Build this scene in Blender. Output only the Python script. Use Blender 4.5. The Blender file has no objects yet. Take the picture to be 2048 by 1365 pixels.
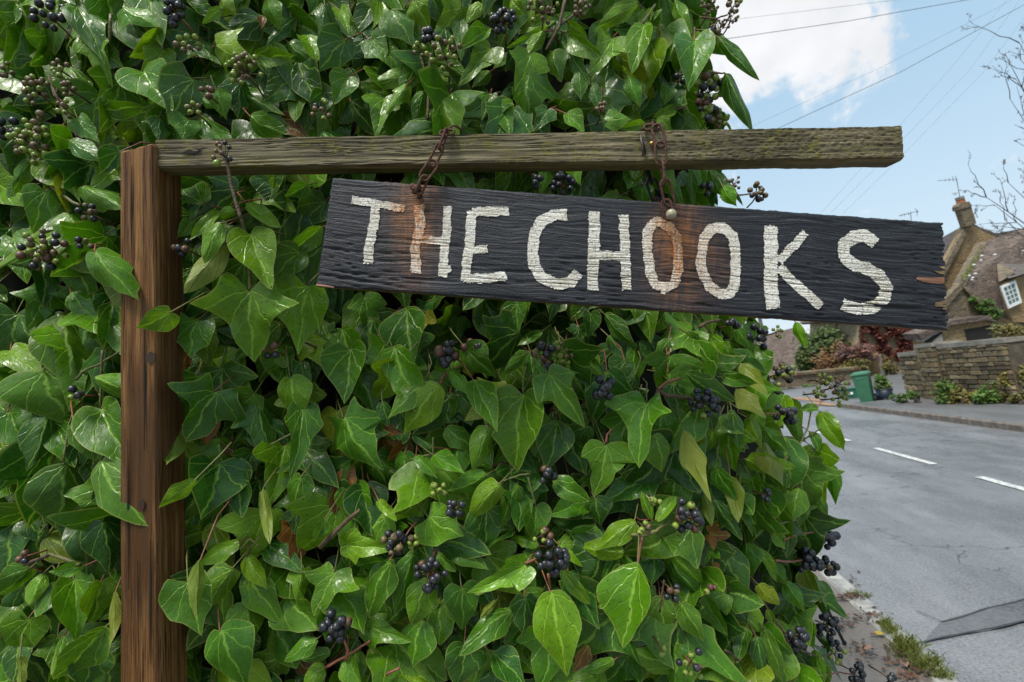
import bpy, bmesh, math, random
from mathutils import Vector, Matrix, noise
random.seed(11)
R_ = math.radians
SC = bpy.context.scene
COL = SC.collection

# ------------------------------------------------------------------ camera
F = 1000.0            # focal length in photograph pixels (2048 wide)
CX, CY = 1024.0, 682.5
H = 1.65              # eye height
ROLL = R_(8.0)
def cdir(px, py):
    return Vector(((px - CX) / F, -(py - CY) / F, -1.0))
_Y = cdir(1240, 755).normalized()                      # the road runs along +Y
_t = Vector((-math.sin(ROLL), math.cos(ROLL), 0))
_Z = (_t - _Y * _t.dot(_Y)).normalized()
_X = _Y.cross(_Z)
RCW = Matrix((_X, _Y, _Z))                              # camera -> world
CAMPOS = Vector((0, 0, H))
CAMM = Matrix.Translation(CAMPOS) @ RCW.to_4x4()
cam = bpy.data.cameras.new("camera")
camo = bpy.data.objects.new("camera", cam)
COL.objects.link(camo)
cam.sensor_width = 36.0
cam.lens = 36.0 * F / 2048.0
cam.clip_start = 0.02
cam.clip_end = 3000
cam.dof.use_dof = True
cam.dof.focus_distance = 0.76
cam.dof.aperture_fstop = 8.0
camo.matrix_world = CAMM
SC.camera = camo

def at(px, py, depth):
    return CAMPOS + RCW @ (cdir(px, py) * depth)
def gp(px, py, z=0.0):
    d = RCW @ cdir(px, py)
    return CAMPOS + d * ((z - H) / d.z)
def onplane(px, py, p0, n):
    d = RCW @ cdir(px, py)
    return CAMPOS + d * ((p0 - CAMPOS).dot(n) / d.dot(n))
FWD = RCW @ Vector((0, 0, -1))
CUP = RCW @ Vector((0, 1, 0))
CRT = RCW @ Vector((1, 0, 0))

# ------------------------------------------------------------------ world, sun, exposure
SUN_EL, SUN_AZ = R_(61), R_(-158)      # azimuth measured from +Y towards +X
world = bpy.data.worlds.new("World")
SC.world = world
world.use_nodes = True
wn = world.node_tree
wn.nodes.clear()
def WN(t, **k):
    n = wn.nodes.new(t)
    for a, b in k.items():
        setattr(n, a, b)
    return n
def wl(a, b):
    wn.links.new(a, b)
wo = WN('ShaderNodeOutputWorld')
bg = WN('ShaderNodeBackground')
bg.inputs['Strength'].default_value = 0.1
sky = WN('ShaderNodeTexSky', sky_type='NISHITA')
sky.sun_disc = False
sky.sun_elevation = SUN_EL
sky.sun_rotation = SUN_AZ
sky.air_density = 1.0
sky.dust_density = 1.6
sky.ozone_density = 1.2
geo = WN('ShaderNodeTexCoord')
def wmath(op, a, b=None, clamp=False):
    n = WN('ShaderNodeMath', operation=op, use_clamp=clamp)
    for i, v in enumerate((a, b)):
        if v is None:
            continue
        if isinstance(v, (int, float)):
            n.inputs[i].default_value = v
        else:
            wl(v, n.inputs[i])
    return n.outputs[0]
nz = WN('ShaderNodeTexNoise')
nz.inputs['Scale'].default_value = 8.0
nz.inputs['Detail'].default_value = 5.5
nz.inputs['Roughness'].default_value = 0.62
nz.inputs['Distortion'].default_value = 0.4
wl(geo.outputs['Generated'], nz.inputs['Vector'])
val = wmath('ADD', wmath('MULTIPLY', wmath('SUBTRACT', nz.outputs[0], 0.5), 1.9), 0.5)
# clouds that stand in view: centre pixel, angular size (rad), weight
for (px, py, s, w) in ((1560, 10, 0.15, 0.36), (1480, -90, 0.25, 0.25), (1640, 110, 0.06, 0.28), (1720, 70, 0.05, 0.24), (1780, 440, 0.25, 0.1),
                       (1840, 415, 0.032, 0.26), (1990, 430, 0.06, 0.26), (1735, 425, 0.03, 0.14),
                       (1900, 190, 0.24, -0.3), (1560, 330, 0.14, -0.24), (1900, 30, 0.1, -0.2)):
    c = (RCW @ cdir(px, py)).normalized()
    dn = WN('ShaderNodeVectorMath', operation='DISTANCE')
    wl(geo.outputs['Generated'], dn.inputs[0])
    dn.inputs[1].default_value = c
    q = wmath('DIVIDE', dn.outputs['Value'], s)
    q = wmath('POWER', q, 2.0)
    q = wmath('MULTIPLY', q, -1.0)
    q = wmath('EXPONENT', q)
    q = wmath('MULTIPLY', q, w)
    val = wmath('ADD', val, q)
mr = WN('ShaderNodeMapRange', interpolation_type='SMOOTHSTEP')
mr.inputs['From Min'].default_value = 0.55
mr.inputs['From Max'].default_value = 0.86
wl(val, mr.inputs['Value'])
# thin high veil makes the blue paler
veil = WN('ShaderNodeMix', data_type='RGBA')
veil.inputs[0].default_value = 0.7
wl(sky.outputs[0], veil.inputs[6])
veil.inputs[7].default_value = (4.1, 6.0, 7.5, 1)
mix = WN('ShaderNodeMix', data_type='RGBA')
wl(mr.outputs[0], mix.inputs[0])
sz = WN('ShaderNodeSeparateXYZ')
wl(geo.outputs['Generated'], sz.inputs[0])
hz = WN('ShaderNodeMapRange', interpolation_type='SMOOTHSTEP')
hz.inputs['From Min'].default_value = -0.05
hz.inputs['From Max'].default_value = 0.5
hz.inputs['To Min'].default_value = 0.8
hz.inputs['To Max'].default_value = 0.0
wl(sz.outputs[2], hz.inputs['Value'])
pale = WN('ShaderNodeMix', data_type='RGBA')           # paler towards the horizon
wl(hz.outputs[0], pale.inputs[0])
wl(veil.outputs[2], pale.inputs[6])
pale.inputs[7].default_value = (5.6, 6.5, 7.1, 1)
wl(pale.outputs[2], mix.inputs[6])
nz2 = WN('ShaderNodeTexNoise')
nz2.inputs['Scale'].default_value = 11.0
nz2.inputs['Detail'].default_value = 3.0
wl(geo.outputs['Generated'], nz2.inputs['Vector'])
cm = WN('ShaderNodeMix', data_type='RGBA')
wl(nz2.outputs[0], cm.inputs[0])
cm.inputs[6].default_value = (5.3, 5.5, 5.8, 1)
cm.inputs[7].default_value = (8.2, 8.2, 8.3, 1)
wl(cm.outputs[2], mix.inputs[7])
wl(mix.outputs[2], bg.inputs['Color'])
wl(bg.outputs[0], wo.inputs['Surface'])

sl = bpy.data.lights.new("sun", 'SUN')
sl.energy = 3.3
sl.angle = R_(20)
sl.color = (1.0, 0.945, 0.86)
so = bpy.data.objects.new("sun", sl)
COL.objects.link(so)
sdir = Vector((math.sin(SUN_AZ) * math.cos(SUN_EL), math.cos(SUN_AZ) * math.cos(SUN_EL), math.sin(SUN_EL)))
so.rotation_euler = (-sdir).to_track_quat('-Z', 'Y').to_euler()
so.location = (0, 0, 30)

SC.view_settings.view_transform = 'Standard'
SC.view_settings.look = 'None'
SC.view_settings.exposure = 0.45
SC.view_settings.gamma = 1.0
SC.view_settings.use_curve_mapping = False
SC.render.engine = 'CYCLES'
SC.cycles.use_denoising = True
SC.cycles.max_bounces = 3
SC.cycles.diffuse_bounces = 2
SC.cycles.glossy_bounces = 2
SC.cycles.transmission_bounces = 3
SC.cycles.transparent_max_bounces = 4

# ------------------------------------------------------------------ helpers: objects
def link(name, mesh, parent=None, kind=None, label=None, cat=None, group=None, mw=None):
    o = bpy.data.objects.new(name, mesh)
    COL.objects.link(o)
    if parent is not None:
        o.parent = parent
        o.matrix_parent_inverse = WM[parent.name].inverted()
    if mw is None:
        mw = Matrix.Identity(4)
    o.matrix_basis = mw
    WM[o.name] = mw
    if kind: o["kind"] = kind
    if label: o["label"] = label
    if cat: o["category"] = cat
    if group: o["group"] = group
    return o
WM = {}
def thing(name, loc, label, cat, group=None):
    return link(name, None, label=label, cat=cat, group=group, mw=Matrix.Translation(Vector(loc)))
def mesh(name, verts, faces, m=None, smooth=False):
    me = bpy.data.meshes.new(name)
    me.from_pydata([tuple(v) for v in verts], [], faces)
    if m is not None:
        me.materials.append(m)
    if smooth:
        me.polygons.foreach_set("use_smooth", [True] * len(me.polygons))
    me.update()
    return me

class MB:
    """collects shapes for one mesh"""
    def __init__(s):
        s.v, s.f, s.mi = [], [], []
    def add(s, vs, fs, mi=0):
        b = len(s.v)
        s.v += [Vector(v) for v in vs]
        s.f += [[i + b for i in f] for f in fs]
        s.mi += [mi] * len(fs)
    def hexa(s, c, mi=0):          # 8 corners: front 4 (ccw), back 4
        s.add(c, [(0, 1, 2, 3), (7, 6, 5, 4), (0, 4, 5, 1), (1, 5, 6, 2), (2, 6, 7, 3), (3, 7, 4, 0)], mi)
    def box(s, lo, hi, mi=0):
        x0, y0, z0 = lo; x1, y1, z1 = hi
        s.hexa([(x0, y0, z0), (x1, y0, z0), (x1, y0, z1), (x0, y0, z1), (x0, y1, z0), (x1, y1, z0), (x1, y1, z1), (x0, y1, z1)], mi)
    def prism(s, pts, off, mi=0):  # polygon extruded by a vector
        n = len(pts); off = Vector(off)
        p = [Vector(q) for q in pts]
        s.add(p + [q + off for q in p], [list(range(n)), list(range(2 * n - 1, n - 1, -1))] +
              [(i, i + n, (i + 1) % n + n, (i + 1) % n) for i in range(n)], mi)
    def tube(s, pts, rad, n=6, mi=0, caps=True):
        pts = [Vector(p) for p in pts]
        if not isinstance(rad, (list, tuple)):
            rad = [rad] * len(pts)
        b = len(s.v); up = None
        for i, p in enumerate(pts):
            t = (pts[min(i + 1, len(pts) - 1)] - pts[max(i - 1, 0)])
            t = t.normalized() if t.length > 1e-9 else Vector((0, 0, 1))
            if up is None:
                up = t.orthogonal().normalized()
            up = (up - t * up.dot(t))
            up = up.normalized() if up.length > 1e-6 else t.orthogonal().normalized()
            sd = t.cross(up)
            for k in range(n):
                a = 2 * math.pi * k / n
                s.v.append(p + (up * math.cos(a) + sd * math.sin(a)) * rad[i])
        for i in range(len(pts) - 1):
            for k in range(n):
                s.f.append([b + i * n + k, b + i * n + (k + 1) % n, b + (i + 1) * n + (k + 1) % n, b + (i + 1) * n + k]); s.mi.append(mi)
        if caps:
            s.f.append([b + k for k in range(n - 1, -1, -1)]); s.mi.append(mi)
            e = b + (len(pts) - 1) * n
            s.f.append([e + k for k in range(n)]); s.mi.append(mi)
    def ball(s, c, r, nu=8, nv=6, mi=0, sc=(1, 1, 1)):
        c = Vector(c); vs = [c + Vector((0, 0, r * sc[2]))]; fs = []
        for j in range(1, nv):
            th = math.pi * j / nv
            for i in range(nu):
                ph = 2 * math.pi * i / nu
                vs.append(c + Vector((r * sc[0] * math.sin(th) * math.cos(ph), r * sc[1] * math.sin(th) * math.sin(ph), r * sc[2] * math.cos(th))))
        vs.append(c - Vector((0, 0, r * sc[2])))
        for i in range(nu):
            fs.append((0, 1 + i, 1 + (i + 1) % nu))
            fs.append((len(vs) - 1, 1 + (nv - 2) * nu + (i + 1) % nu, 1 + (nv - 2) * nu + i))
            for j in range(nv - 2):
                a = 1 + j * nu + i; b2 = 1 + j * nu + (i + 1) % nu
                fs.append((a, a + nu, b2 + nu, b2))
        s.add(vs, fs, mi)
    def mesh(s, name, mats, smooth=False):
        if not isinstance(mats, (list, tuple)):
            mats = [mats]
        me = bpy.data.meshes.new(name)
        me.from_pydata([tuple(v) for v in s.v], [], s.f)
        for m in mats:
            me.materials.append(m)
        me.polygons.foreach_set("material_index", s.mi)
        if smooth:
            me.polygons.foreach_set("use_smooth", [True] * len(me.polygons))
        me.update()
        return me
    def local(s, M):               # into the space of matrix M
        I = M.inverted()
        s.v = [I @ v for v in s.v]
        return s

# ------------------------------------------------------------------ helpers: materials
class Mat:
    def __init__(s, name, base=(0.5, 0.5, 0.5), rough=0.6, spec=0.5, metal=0.0):
        s.m = bpy.data.materials.new(name)
        s.m.use_nodes = True
        s.nt = s.m.node_tree
        s.b = s.nt.nodes['Principled BSDF']
        s.out = s.nt.nodes['Material Output']
        s.set('Base Color', base); s.set('Roughness', rough); s.set('Metallic', metal)
        s.set('Specular IOR Level', spec)
        s._tc = None
    def set(s, k, v, node=None):
        n = node or s.b
        i = n.inputs[k]
        if hasattr(v, 'is_linked') or isinstance(v, bpy.types.NodeSocket):
            s.nt.links.new(v, i)
        elif isinstance(v, (tuple, list)):
            i.default_value = tuple(v) + (1.0,) if len(v) == 3 and len(i.default_value) == 4 else v
        else:
            i.default_value = v
    def n(s, t, ins=None, **k):
        n = s.nt.nodes.new(t)
        for a, b in k.items():
            setattr(n, a, b)
        for a, b in (ins or {}).items():
            s.set(a, b, n)
        return n
    def coord(s, kind='Object'):
        if s._tc is None:
            s._tc = s.n('ShaderNodeTexCoord')
        return s._tc.outputs[kind]
    def map(s, scale=(1, 1, 1), loc=(0, 0, 0), vec=None, rot=(0, 0, 0)):
        return s.n('ShaderNodeMapping', {'Vector': vec or s.coord(), 'Scale': scale, 'Location': loc, 'Rotation': rot}).outputs[0]
    def noise(s, scale=5.0, detail=4.0, rough=0.55, vec=None, dist=0.0, out=0, dim='3D'):
        return s.n('ShaderNodeTexNoise', {'Vector': vec or s.coord(), 'Scale': scale, 'Detail': detail, 'Roughness': rough, 'Distortion': dist}, noise_dimensions=dim).outputs[out]
    def voro(s, scale=5.0, vec=None, feature='F1', out='Distance', rnd=1.0, dim='3D'):
        return s.n('ShaderNodeTexVoronoi', {'Vector': vec or s.coord(), 'Scale': scale, 'Randomness': rnd}, feature=feature, voronoi_dimensions=dim).outputs[out]
    def ma(s, op, a, b=0.0, c=0.0, clamp=False):
        n = s.n('ShaderNodeMath', operation=op, use_clamp=clamp)
        for i, v in enumerate((a, b, c)):
            s.set(i, v, n)
        return n.outputs[0]
    def ramp(s, v, stops, interp='LINEAR'):
        n = s.n('ShaderNodeValToRGB', {'Fac': v})
        r = n.color_ramp; r.interpolation = interp
        while len(r.elements) < len(stops):
            r.elements.new(0.5)
        for e, (p, c) in zip(r.elements, stops):
            e.position = p
            e.color = tuple(c) + (1.0,) if len(c) == 3 else c
        return n.outputs[0]
    def mr(s, v, a, b, c=0.0, d=1.0, smooth=True):
        return s.n('ShaderNodeMapRange', {'Value': v, 'From Min': a, 'From Max': b, 'To Min': c, 'To Max': d},
                   interpolation_type='SMOOTHSTEP' if smooth else 'LINEAR').outputs[0]
    def mix(s, f, a, b, blend='MIX'):
        n = s.n('ShaderNodeMix', data_type='RGBA', blend_type=blend)
        s.set(0, f, n); s.set(6, a, n); s.set(7, b, n)
        return n.outputs[2]
    def bump(s, h, strength=0.5, dist=0.01, normal=None):
        ins = {'Height': h, 'Strength': strength, 'Distance': dist}
        if normal is not None: ins['Normal'] = normal
        return s.n('ShaderNodeBump', ins).outputs[0]
    def xyz(s, vec=None):
        return s.n('ShaderNodeSeparateXYZ', {'Vector': vec or s.coord()}).outputs
    def flat(s, c, var=0.25, scale=8.0, rough=None, bump=0.0):
        v = s.noise(scale, 5.0)
        f = s.mr(v, 0.3, 0.7, 1 - var, 1 + var, False)
        s.set('Base Color', s.mix(1.0, tuple(c), s.n('ShaderNodeCombineColor', {0: f, 1: f, 2: f}).outputs[0], 'MULTIPLY'))
        if bump:
            s.set('Normal', s.bump(s.noise(scale * 6, 4.0), bump, 0.01))
        return s

def quick(name, c, rough=0.7, var=0.25, scale=8.0, bump=0.0, spec=0.4, metal=0.0):
    return Mat(name, c, rough, spec, metal).flat(c, var, scale, bump=bump).m
# ================================================================== SETTING
# ---- ground, road, pavements
def asphalt(name, lo, hi, rough=(0.28, 0.5), tint=(1, 1, 1.02), streak=True):
    M = Mat(name, lo, 0.4, 0.5)
    w = M.coord()
    n1 = M.noise(1.3, 6.0, 0.65, M.map((1, 0.35, 1)))
    n2 = M.noise(60.0, 4.0, 0.75)
    n3 = M.noise(6.0, 5.0, 0.7, M.map((1, 0.4, 1)))
    f = M.ma('ADD', M.ma('MULTIPLY', n1, 0.6), M.ma('MULTIPLY', n3, 0.4))
    f = M.mr(f, 0.26, 0.78)
    f = M.ma('ADD', M.ma('MULTIPLY', f, 0.5), M.ma('MULTIPLY', M.mr(n2, .32, .68), 0.5), 0, True)
    col = M.mix(f, tuple(a * b for a, b in zip(lo, tint)), tuple(a * b for a, b in zip(hi, tint)))
    wv = M.n('ShaderNodeVectorMath', {0: M.coord(), 1: M.noise(2.2, 3.0, .6, out=1)}, operation='ADD').outputs[0]
    crack = M.ma('MULTIPLY', M.mr(M.voro(.75, wv, 'DISTANCE_TO_EDGE'), 0, .012, .8, 0), M.mr(M.noise(.5, 2.0), .48, .56))
    tyre = M.mr(M.noise(1.0, 3.0, .5, M.map((1.6, .04, 1))), .42, .6, .0, .28)
    col = M.mix(tyre, col, tuple(a * .9 for a in lo))
    M.set('Base Color', M.mix(crack, col, (.02, .02, .022)))
    M.set('Roughness', M.mr(n1, 0.35, 0.65, rough[0], rough[1]))
    M.set('Normal', M.bump(M.ma('ADD', n2, M.ma('MULTIPLY', M.voro(160.0), 0.6)), 0.35, 0.006))
    return M.m
M_road = asphalt('wet_asphalt', (0.06, 0.063, 0.066), (0.3, 0.3, 0.298), (0.16, 0.44))
M_patch = asphalt('tar_patch', (0.04, 0.041, 0.043), (0.18, 0.18, 0.18), (0.18, 0.44))
M_pave = asphalt('pavement_asphalt', (0.12, 0.098, 0.078), (0.27, 0.23, 0.19), (0.45, 0.65))
M_pave2 = asphalt('far_pavement_asphalt', (0.1, 0.1, 0.1), (0.2, 0.2, 0.2), (0.3, 0.45))
M_conc = quick('kerb_concrete', (0.33, 0.315, 0.28), 0.6, 0.4, 14.0, 0.4)
M_kerb2 = quick('kerb_brown', (0.15, 0.12, 0.095), 0.55, 0.45, 9.0, 0.4)
M_white = quick('road_paint', (0.52, 0.52, 0.49), 0.5, 0.5, 30.0, 0.3)
M_soil = quick('earth', (0.07, 0.06, 0.035), 0.9, 0.5, 3.0, 0.5)
M_rustdirt = quick('orange_gravel', (0.3, 0.17, 0.09), 0.6, 0.5, 6.0, 0.4)

def sheet(name, x0, x1, y0, y1, z, m, nx=1, ny=1, parent=None, jit=0.0, kind=None, label=None):
    vs, fs = [], []
    for j in range(ny + 1):
        for i in range(nx + 1):
            x = x0 + (x1 - x0) * i / nx; y = y0 + (y1 - y0) * j / ny
            zz = z + (noise.noise(Vector((x * 1.3, y * 0.7, z * 9))) * jit if jit else 0)
            vs.append((x, y, zz))
    for j in range(ny):
        for i in range(nx):
            a = j * (nx + 1) + i
            fs.append((a, a + 1, a + nx + 2, a + nx + 1))
    return link(name, mesh(name, vs, fs, m, True), parent, kind, label)

KX0, KX1 = 1.32, 6.18
sheet('ground', -900, 900, -60, 1600, -0.03, M_soil, kind='structure')
road = sheet('road', KX0, KX1 + 0.02, -20, 140, 0.0, M_road, 24, 240, kind='structure', jit=0.006)
pave = sheet('pavement', -0.3, KX0 - 0.125, -20, 140, 0.105, M_pave, 10, 300, kind='structure', jit=0.012)
pave2 = sheet('far_pavement', KX1 + 0.125, 8.02, -20, 16.4, 0.1, M_pave2, 6, 60, kind='structure', jit=0.008)
fore = sheet('forecourt', KX1 + 0.02, 22, 16.4, 60, 0.012, M_pave2, 10, 40, kind='structure', jit=0.01)
garden = sheet('garden_ground', 8.02, 30, -20, 16.4, 0.16, M_soil, kind='structure')
# orange-brown drift of grit on the forecourt edge
for k, (x0, x1, y0, y1) in enumerate(((6.3, 7.0, 18.6, 22.6), (6.0, 6.5, 16.6, 19.4))):
    vs = []
    n = 14
    for i in range(n):
        a = 2 * math.pi * i / n
        r = 0.75 + 0.25 * noise.noise(Vector((math.cos(a) * 2, math.sin(a) * 2, k)))
        vs.append(((x0 + x1) / 2 + math.cos(a) * (x1 - x0) / 2 * r, (y0 + y1) / 2 + math.sin(a) * (y1 - y0) / 2 * r, 0.027))
    link('grit_drift', mesh('grit_drift', vs, [list(range(n))], M_rustdirt), fore)
# kerb stones
def kerb(name, x0, x1, y0, y1, step, h, m):
    root = link(name, None, kind='structure', mw=Matrix.Translation((x0, y0, 0)))
    mm = []
    for s in range(3):
        b = MB()
        random.seed(40 + s)
        w = x1 - x0
        vs, nn = [], 7
        prof = [(0, -0.12), (0, h - 0.012), (0.015, h), (w - 0.02, h), (w, h - 0.02), (w, -0.12)]
        rows = []
        for j in range(nn):
            y = 0.006 + (step - 0.012) * j / (nn - 1)
            rows.append([Vector((px + random.uniform(-.004, .004), y, pz + (random.uniform(-.006, .004) if pz > 0 else 0))) for px, pz in prof])
        fs = []
        P = len(prof)
        for r in rows: vs += r
        for j in range(nn - 1):
            for i in range(P - 1):
                fs.append((j * P + i, j * P + i + 1, (j + 1) * P + i + 1, (j + 1) * P + i))
        fs.append(list(range(P - 1, -1, -1))); fs.append([(nn - 1) * P + i for i in range(P)])
        mm.append(mesh('kerb_stone', vs, fs, m))
    y = y0; i = 0
    while y < y1:
        link('kerb_stone', mm[i % 3], root, mw=Matrix.Translation((x0 + 0.004 * math.sin(i * 2.3), y, 0.004 * math.sin(i * 1.7))))
        y += step; i += 1
    return root
kerb('kerb', KX0 - 0.125, KX0 - 0.002, 0.6, 26, 0.915, 0.112, M_conc)
kerb('far_kerb', KX1 + 0.004, KX1 + 0.125, 4.0, 16.3, 0.915, 0.115, M_kerb2)
# centre line dashes
y = 0.5
i = 0
for (a, b) in [(5.2, 6.94), (7.8, 9.37), (10.3, 11.9), (12.8, 14.4), (15.3, 16.9), (2.7, 4.3)] + [(17.8 + 2.5 * k, 19.4 + 2.5 * k) for k in range(10)]:
    vs, fs = [], []
    n = 12
    for j in range(n + 1):
        yy = a + (b - a) * j / n
        e = 0.006
        vs += [(3.905 - 0.045 + random.uniform(-e, e), yy, 0.0085), (3.905 + 0.045 + random.uniform(-e, e), yy, 0.0085)]
        if j: fs.append((2 * j - 2, 2 * j - 1, 2 * j + 1, 2 * j))
    link('centre_dash', mesh('centre_dash', vs, fs, M_white), road)
# repaired trench and its tar seams
def strip_on_road(name, pts, w, z, m):
    P = [gp(*p, z) for p in pts]
    vs, fs = [], []
    fine = []
    for a, b in zip(P[:-1], P[1:]):
        for k in range(10):
            fine.append(a.lerp(b, k / 10))
    fine.append(P[-1])
    for j, p in enumerate(fine):
        t = (fine[min(j + 1, len(fine) - 1)] - fine[max(j - 1, 0)]).normalized()
        sd = Vector((-t.y, t.x, 0))
        ww = w * (0.6 + 0.8 * abs(noise.noise(p * 5)))
        o = sd * 0.03 * noise.noise(p * 3)
        vs += [p + sd * ww + o, p - sd * ww + o]
        if j: fs.append((2 * j - 2, 2 * j - 1, 2 * j + 1, 2 * j))
    link(name, mesh(name, vs, fs, m), road)
ring = [(1884, 1242), (2048, 1196), (2130, 1175), (2150, 1222), (2048, 1243), (1940, 1264), (1846, 1283)]
pp = []
for a, c in zip(ring, ring[1:] + ring[:1]):
    for k in range(14):
        t = k / 14
        p = gp(a[0] + (c[0] - a[0]) * t, a[1] + (c[1] - a[1]) * t, 0.0095)
        pp.append(p + Vector((.006 * noise.noise(p * 7), .008 * noise.noise(p * 6 + Vector((4, 0, 0))), 0)))
link('trench_patch', mesh('trench_patch', pp, [list(range(len(pp)))], M_patch), road)
M_tar = quick('tar_seam', (0.022, 0.022, 0.024), 0.35, 0.4, 30.0)
strip_on_road('tar_seam', [(1838, 1285), (1950, 1262), (2048, 1240), (2150, 1222)], 0.008, 0.013, M_tar)
strip_on_road('tar_seam', [(1880, 1243), (1950, 1224), (2048, 1194), (2140, 1170)], 0.006, 0.013, M_tar)
strip_on_road('tar_seam', [(1830, 1220), (1870, 1236), (1885, 1242)], 0.004, 0.013, M_tar)

# ---- materials of the buildings
def stone(name, c1, c2, c3, sx=4.0, sz=9.0, mortar=(0.12, 0.1, 0.07)):
    M = Mat(name, c1, 0.85, 0.3)
    v = M.map((sx, sx, sz))
    col = M.n('ShaderNodeTexVoronoi', {'Vector': v, 'Scale': 1.0}).outputs['Color']
    ed = M.voro(1.0, v, 'DISTANCE_TO_EDGE')
    s = M.n('ShaderNodeSeparateColor', {'Color': col}).outputs[0]
    c = M.ramp(s, [(0, c1), (0.5, c2), (1, c3)])
    big = M.noise(0.8, 4.0)
    c = M.mix(M.mr(big, 0.35, 0.7, 0, 0.45), c, tuple(a * 0.6 for a in c1))
    c = M.mix(M.mr(ed, 0.0, 0.07, 0.7, 0.0), c, mortar)
    M.set('Base Color', c)
    M.set('Normal', M.bump(M.mr(ed, 0, 0.12), 0.6, 0.03))
    return M.m
M_gold = stone('honey_stone', (0.30, 0.2, 0.095), (0.36, 0.25, 0.125), (0.26, 0.18, 0.09))
M_goldpale = stone('pale_stone', (0.42, 0.33, 0.2), (0.5, 0.4, 0.26), (0.36, 0.28, 0.17))
M_grey = stone('grey_brown_stone', (0.16, 0.125, 0.08), (0.24, 0.19, 0.125), (0.1, 0.08, 0.055))
M_slate = stone('stone_slates', (0.12, 0.1, 0.085), (0.17, 0.145, 0.13), (0.08, 0.07, 0.062), 3.5, 10.0, (0.03, 0.026, 0.022))
M_slate2 = stone('brown_slates', (0.13, 0.095, 0.075), (0.18, 0.14, 0.115), (0.085, 0.062, 0.05), 3.5, 10.0, (0.035, 0.026, 0.02))
M_lintel = quick('grey_lintel', (0.24, 0.23, 0.2), 0.7, 0.3, 4.0)
M_dark = quick('dark_interior', (0.02, 0.018, 0.015), 0.8)
M_paintw = quick('white_paint', (0.75, 0.75, 0.73), 0.4, 0.06, 5.0)
M_pane = Mat('window_glass', (0.12, 0.2, 0.2), 0.12, 0.6).m
M_pot = quick('terracotta', (0.34, 0.13, 0.06), 0.7, 0.3, 6.0)
M_metal = quick('aerial_metal', (0.12, 0.12, 0.12), 0.4, 0.2, 5.0, metal=0.6)
M_bark = quick('bark', (0.06, 0.045, 0.035), 0.85, 0.4, 12.0, 0.5)
M_pole = quick('pole_wood', (0.12, 0.115, 0.1), 0.8, 0.3, 6.0)
def foliage(name, c, var=0.5):
    M = Mat(name, c, 0.55, 0.35)
    r = M.n('ShaderNodeNewGeometry').outputs['Random Per Island']
    f = M.mr(r, 0, 1, 1 - var, 1 + var, False)
    g = M.mix(M.mr(M.noise(1.3, 3.0), 0.35, 0.65, 0.0, 0.5), tuple(c), (c[0] * 1.5, c[1] * 1.1, c[2] * 0.7))
    M.set('Base Color', M.mix(1.0, g, M.n('ShaderNodeCombineColor', {0: f, 1: f, 2: f}).outputs[0], 'MULTIPLY'))
    return M.m
M_fgreen = foliage('hedge_green', (0.05, 0.085, 0.022))
M_fmid = foliage('plant_green', (0.062, 0.125, 0.02))
M_fol = foliage('olive_leaves', (0.11, 0.105, 0.028))
M_forange = foliage('autumn_leaves', (0.15, 0.085, 0.035))
M_fpurple = foliage('purple_twigs', (0.13, 0.07, 0.06))
M_fred = foliage('red_creeper', (0.1, 0.028, 0.02), 0.6)
M_fmoss = foliage('moss', (0.1, 0.13, 0.025))
M_fyell = foliage('yellow_leaves', (0.16, 0.14, 0.03))

def leaf_cloud(b, c, ax, n, s, rng, shell=0.5, squash=1.0):
    """n small bent leaves spread through an ellipsoid; ax = three axis vectors; clumped"""
    clumps = []
    for k in range(max(6, n // 45)):
        u = Vector((rng.gauss(0, 1), rng.gauss(0, 1), rng.gauss(0, 1))).normalized() * (rng.random() ** 0.4)
        clumps.append(u)
    for k in range(n):
        if rng.random() < 0.75:
            u = rng.choice(clumps) + Vector((rng.gauss(0, .16), rng.gauss(0, .16), rng.gauss(0, .16)))
        else:
            u = Vector((rng.gauss(0, 1), rng.gauss(0, 1), rng.gauss(0, 1))).normalized() * (rng.random() ** shell)
        p = c + ax[0] * u.x + ax[1] * u.y + ax[2] * u.z
        d = Vector((rng.gauss(0, 1), rng.gauss(0, 1), rng.gauss(0, 1))).normalized()
        e = d.orthogonal().normalized()
        q = s * rng.uniform(0.6, 1.3)
        b.add([p - d * q, p + e * q * .45 + d.cross(e) * q * .15, p + d * q, p - e * q * .45 + d.cross(e) * q * .15], [(0, 1, 2, 3)])

def bush(name, label, px, py, rx, ry, depth, n, s, m, cat='shrub', trunk=True, group=None, seed=1, dz=1.0):
    rng = random.Random(seed)
    c = at(px, py, depth)
    k = depth / F
    base = Vector((c.x, c.y, 0.0))
    t = thing(name, base, label, cat, group)
    b = MB()
    leaf_cloud(b, c, (CRT * rx * k, FWD * min(rx, ry) * k * dz, CUP * ry * k), n, s, rng)
    link('crown', b.mesh('crown', m), t)
    tb = MB()
    for j in range(5):
        e = c + CRT * rng.uniform(-.6, .6) * rx * k + CUP * rng.uniform(-.1, .6) * ry * k + FWD * rng.uniform(-.3, .3) * rx * k
        st = base + Vector((rng.uniform(-.15, .15), rng.uniform(-.15, .15), 0))
        tb.tube([st, st.lerp(e, .5) + Vector((rng.uniform(-.1, .1), 0, .1)), e], [.05, .03, .01], 5)
    link('trunk' if trunk else 'stem', tb.mesh('trunk', M_bark), t)
    return t

def P(d, *pts):
    return [at(p[0], p[1], p[2] if len(p) > 2 else d) for p in pts]
def slab(name, parent, pts, thick, m, d=24.0):
    b = MB(); b.prism(P(d, *pts), FWD * thick)
    return link(name, b.mesh(name, m), parent)

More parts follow.
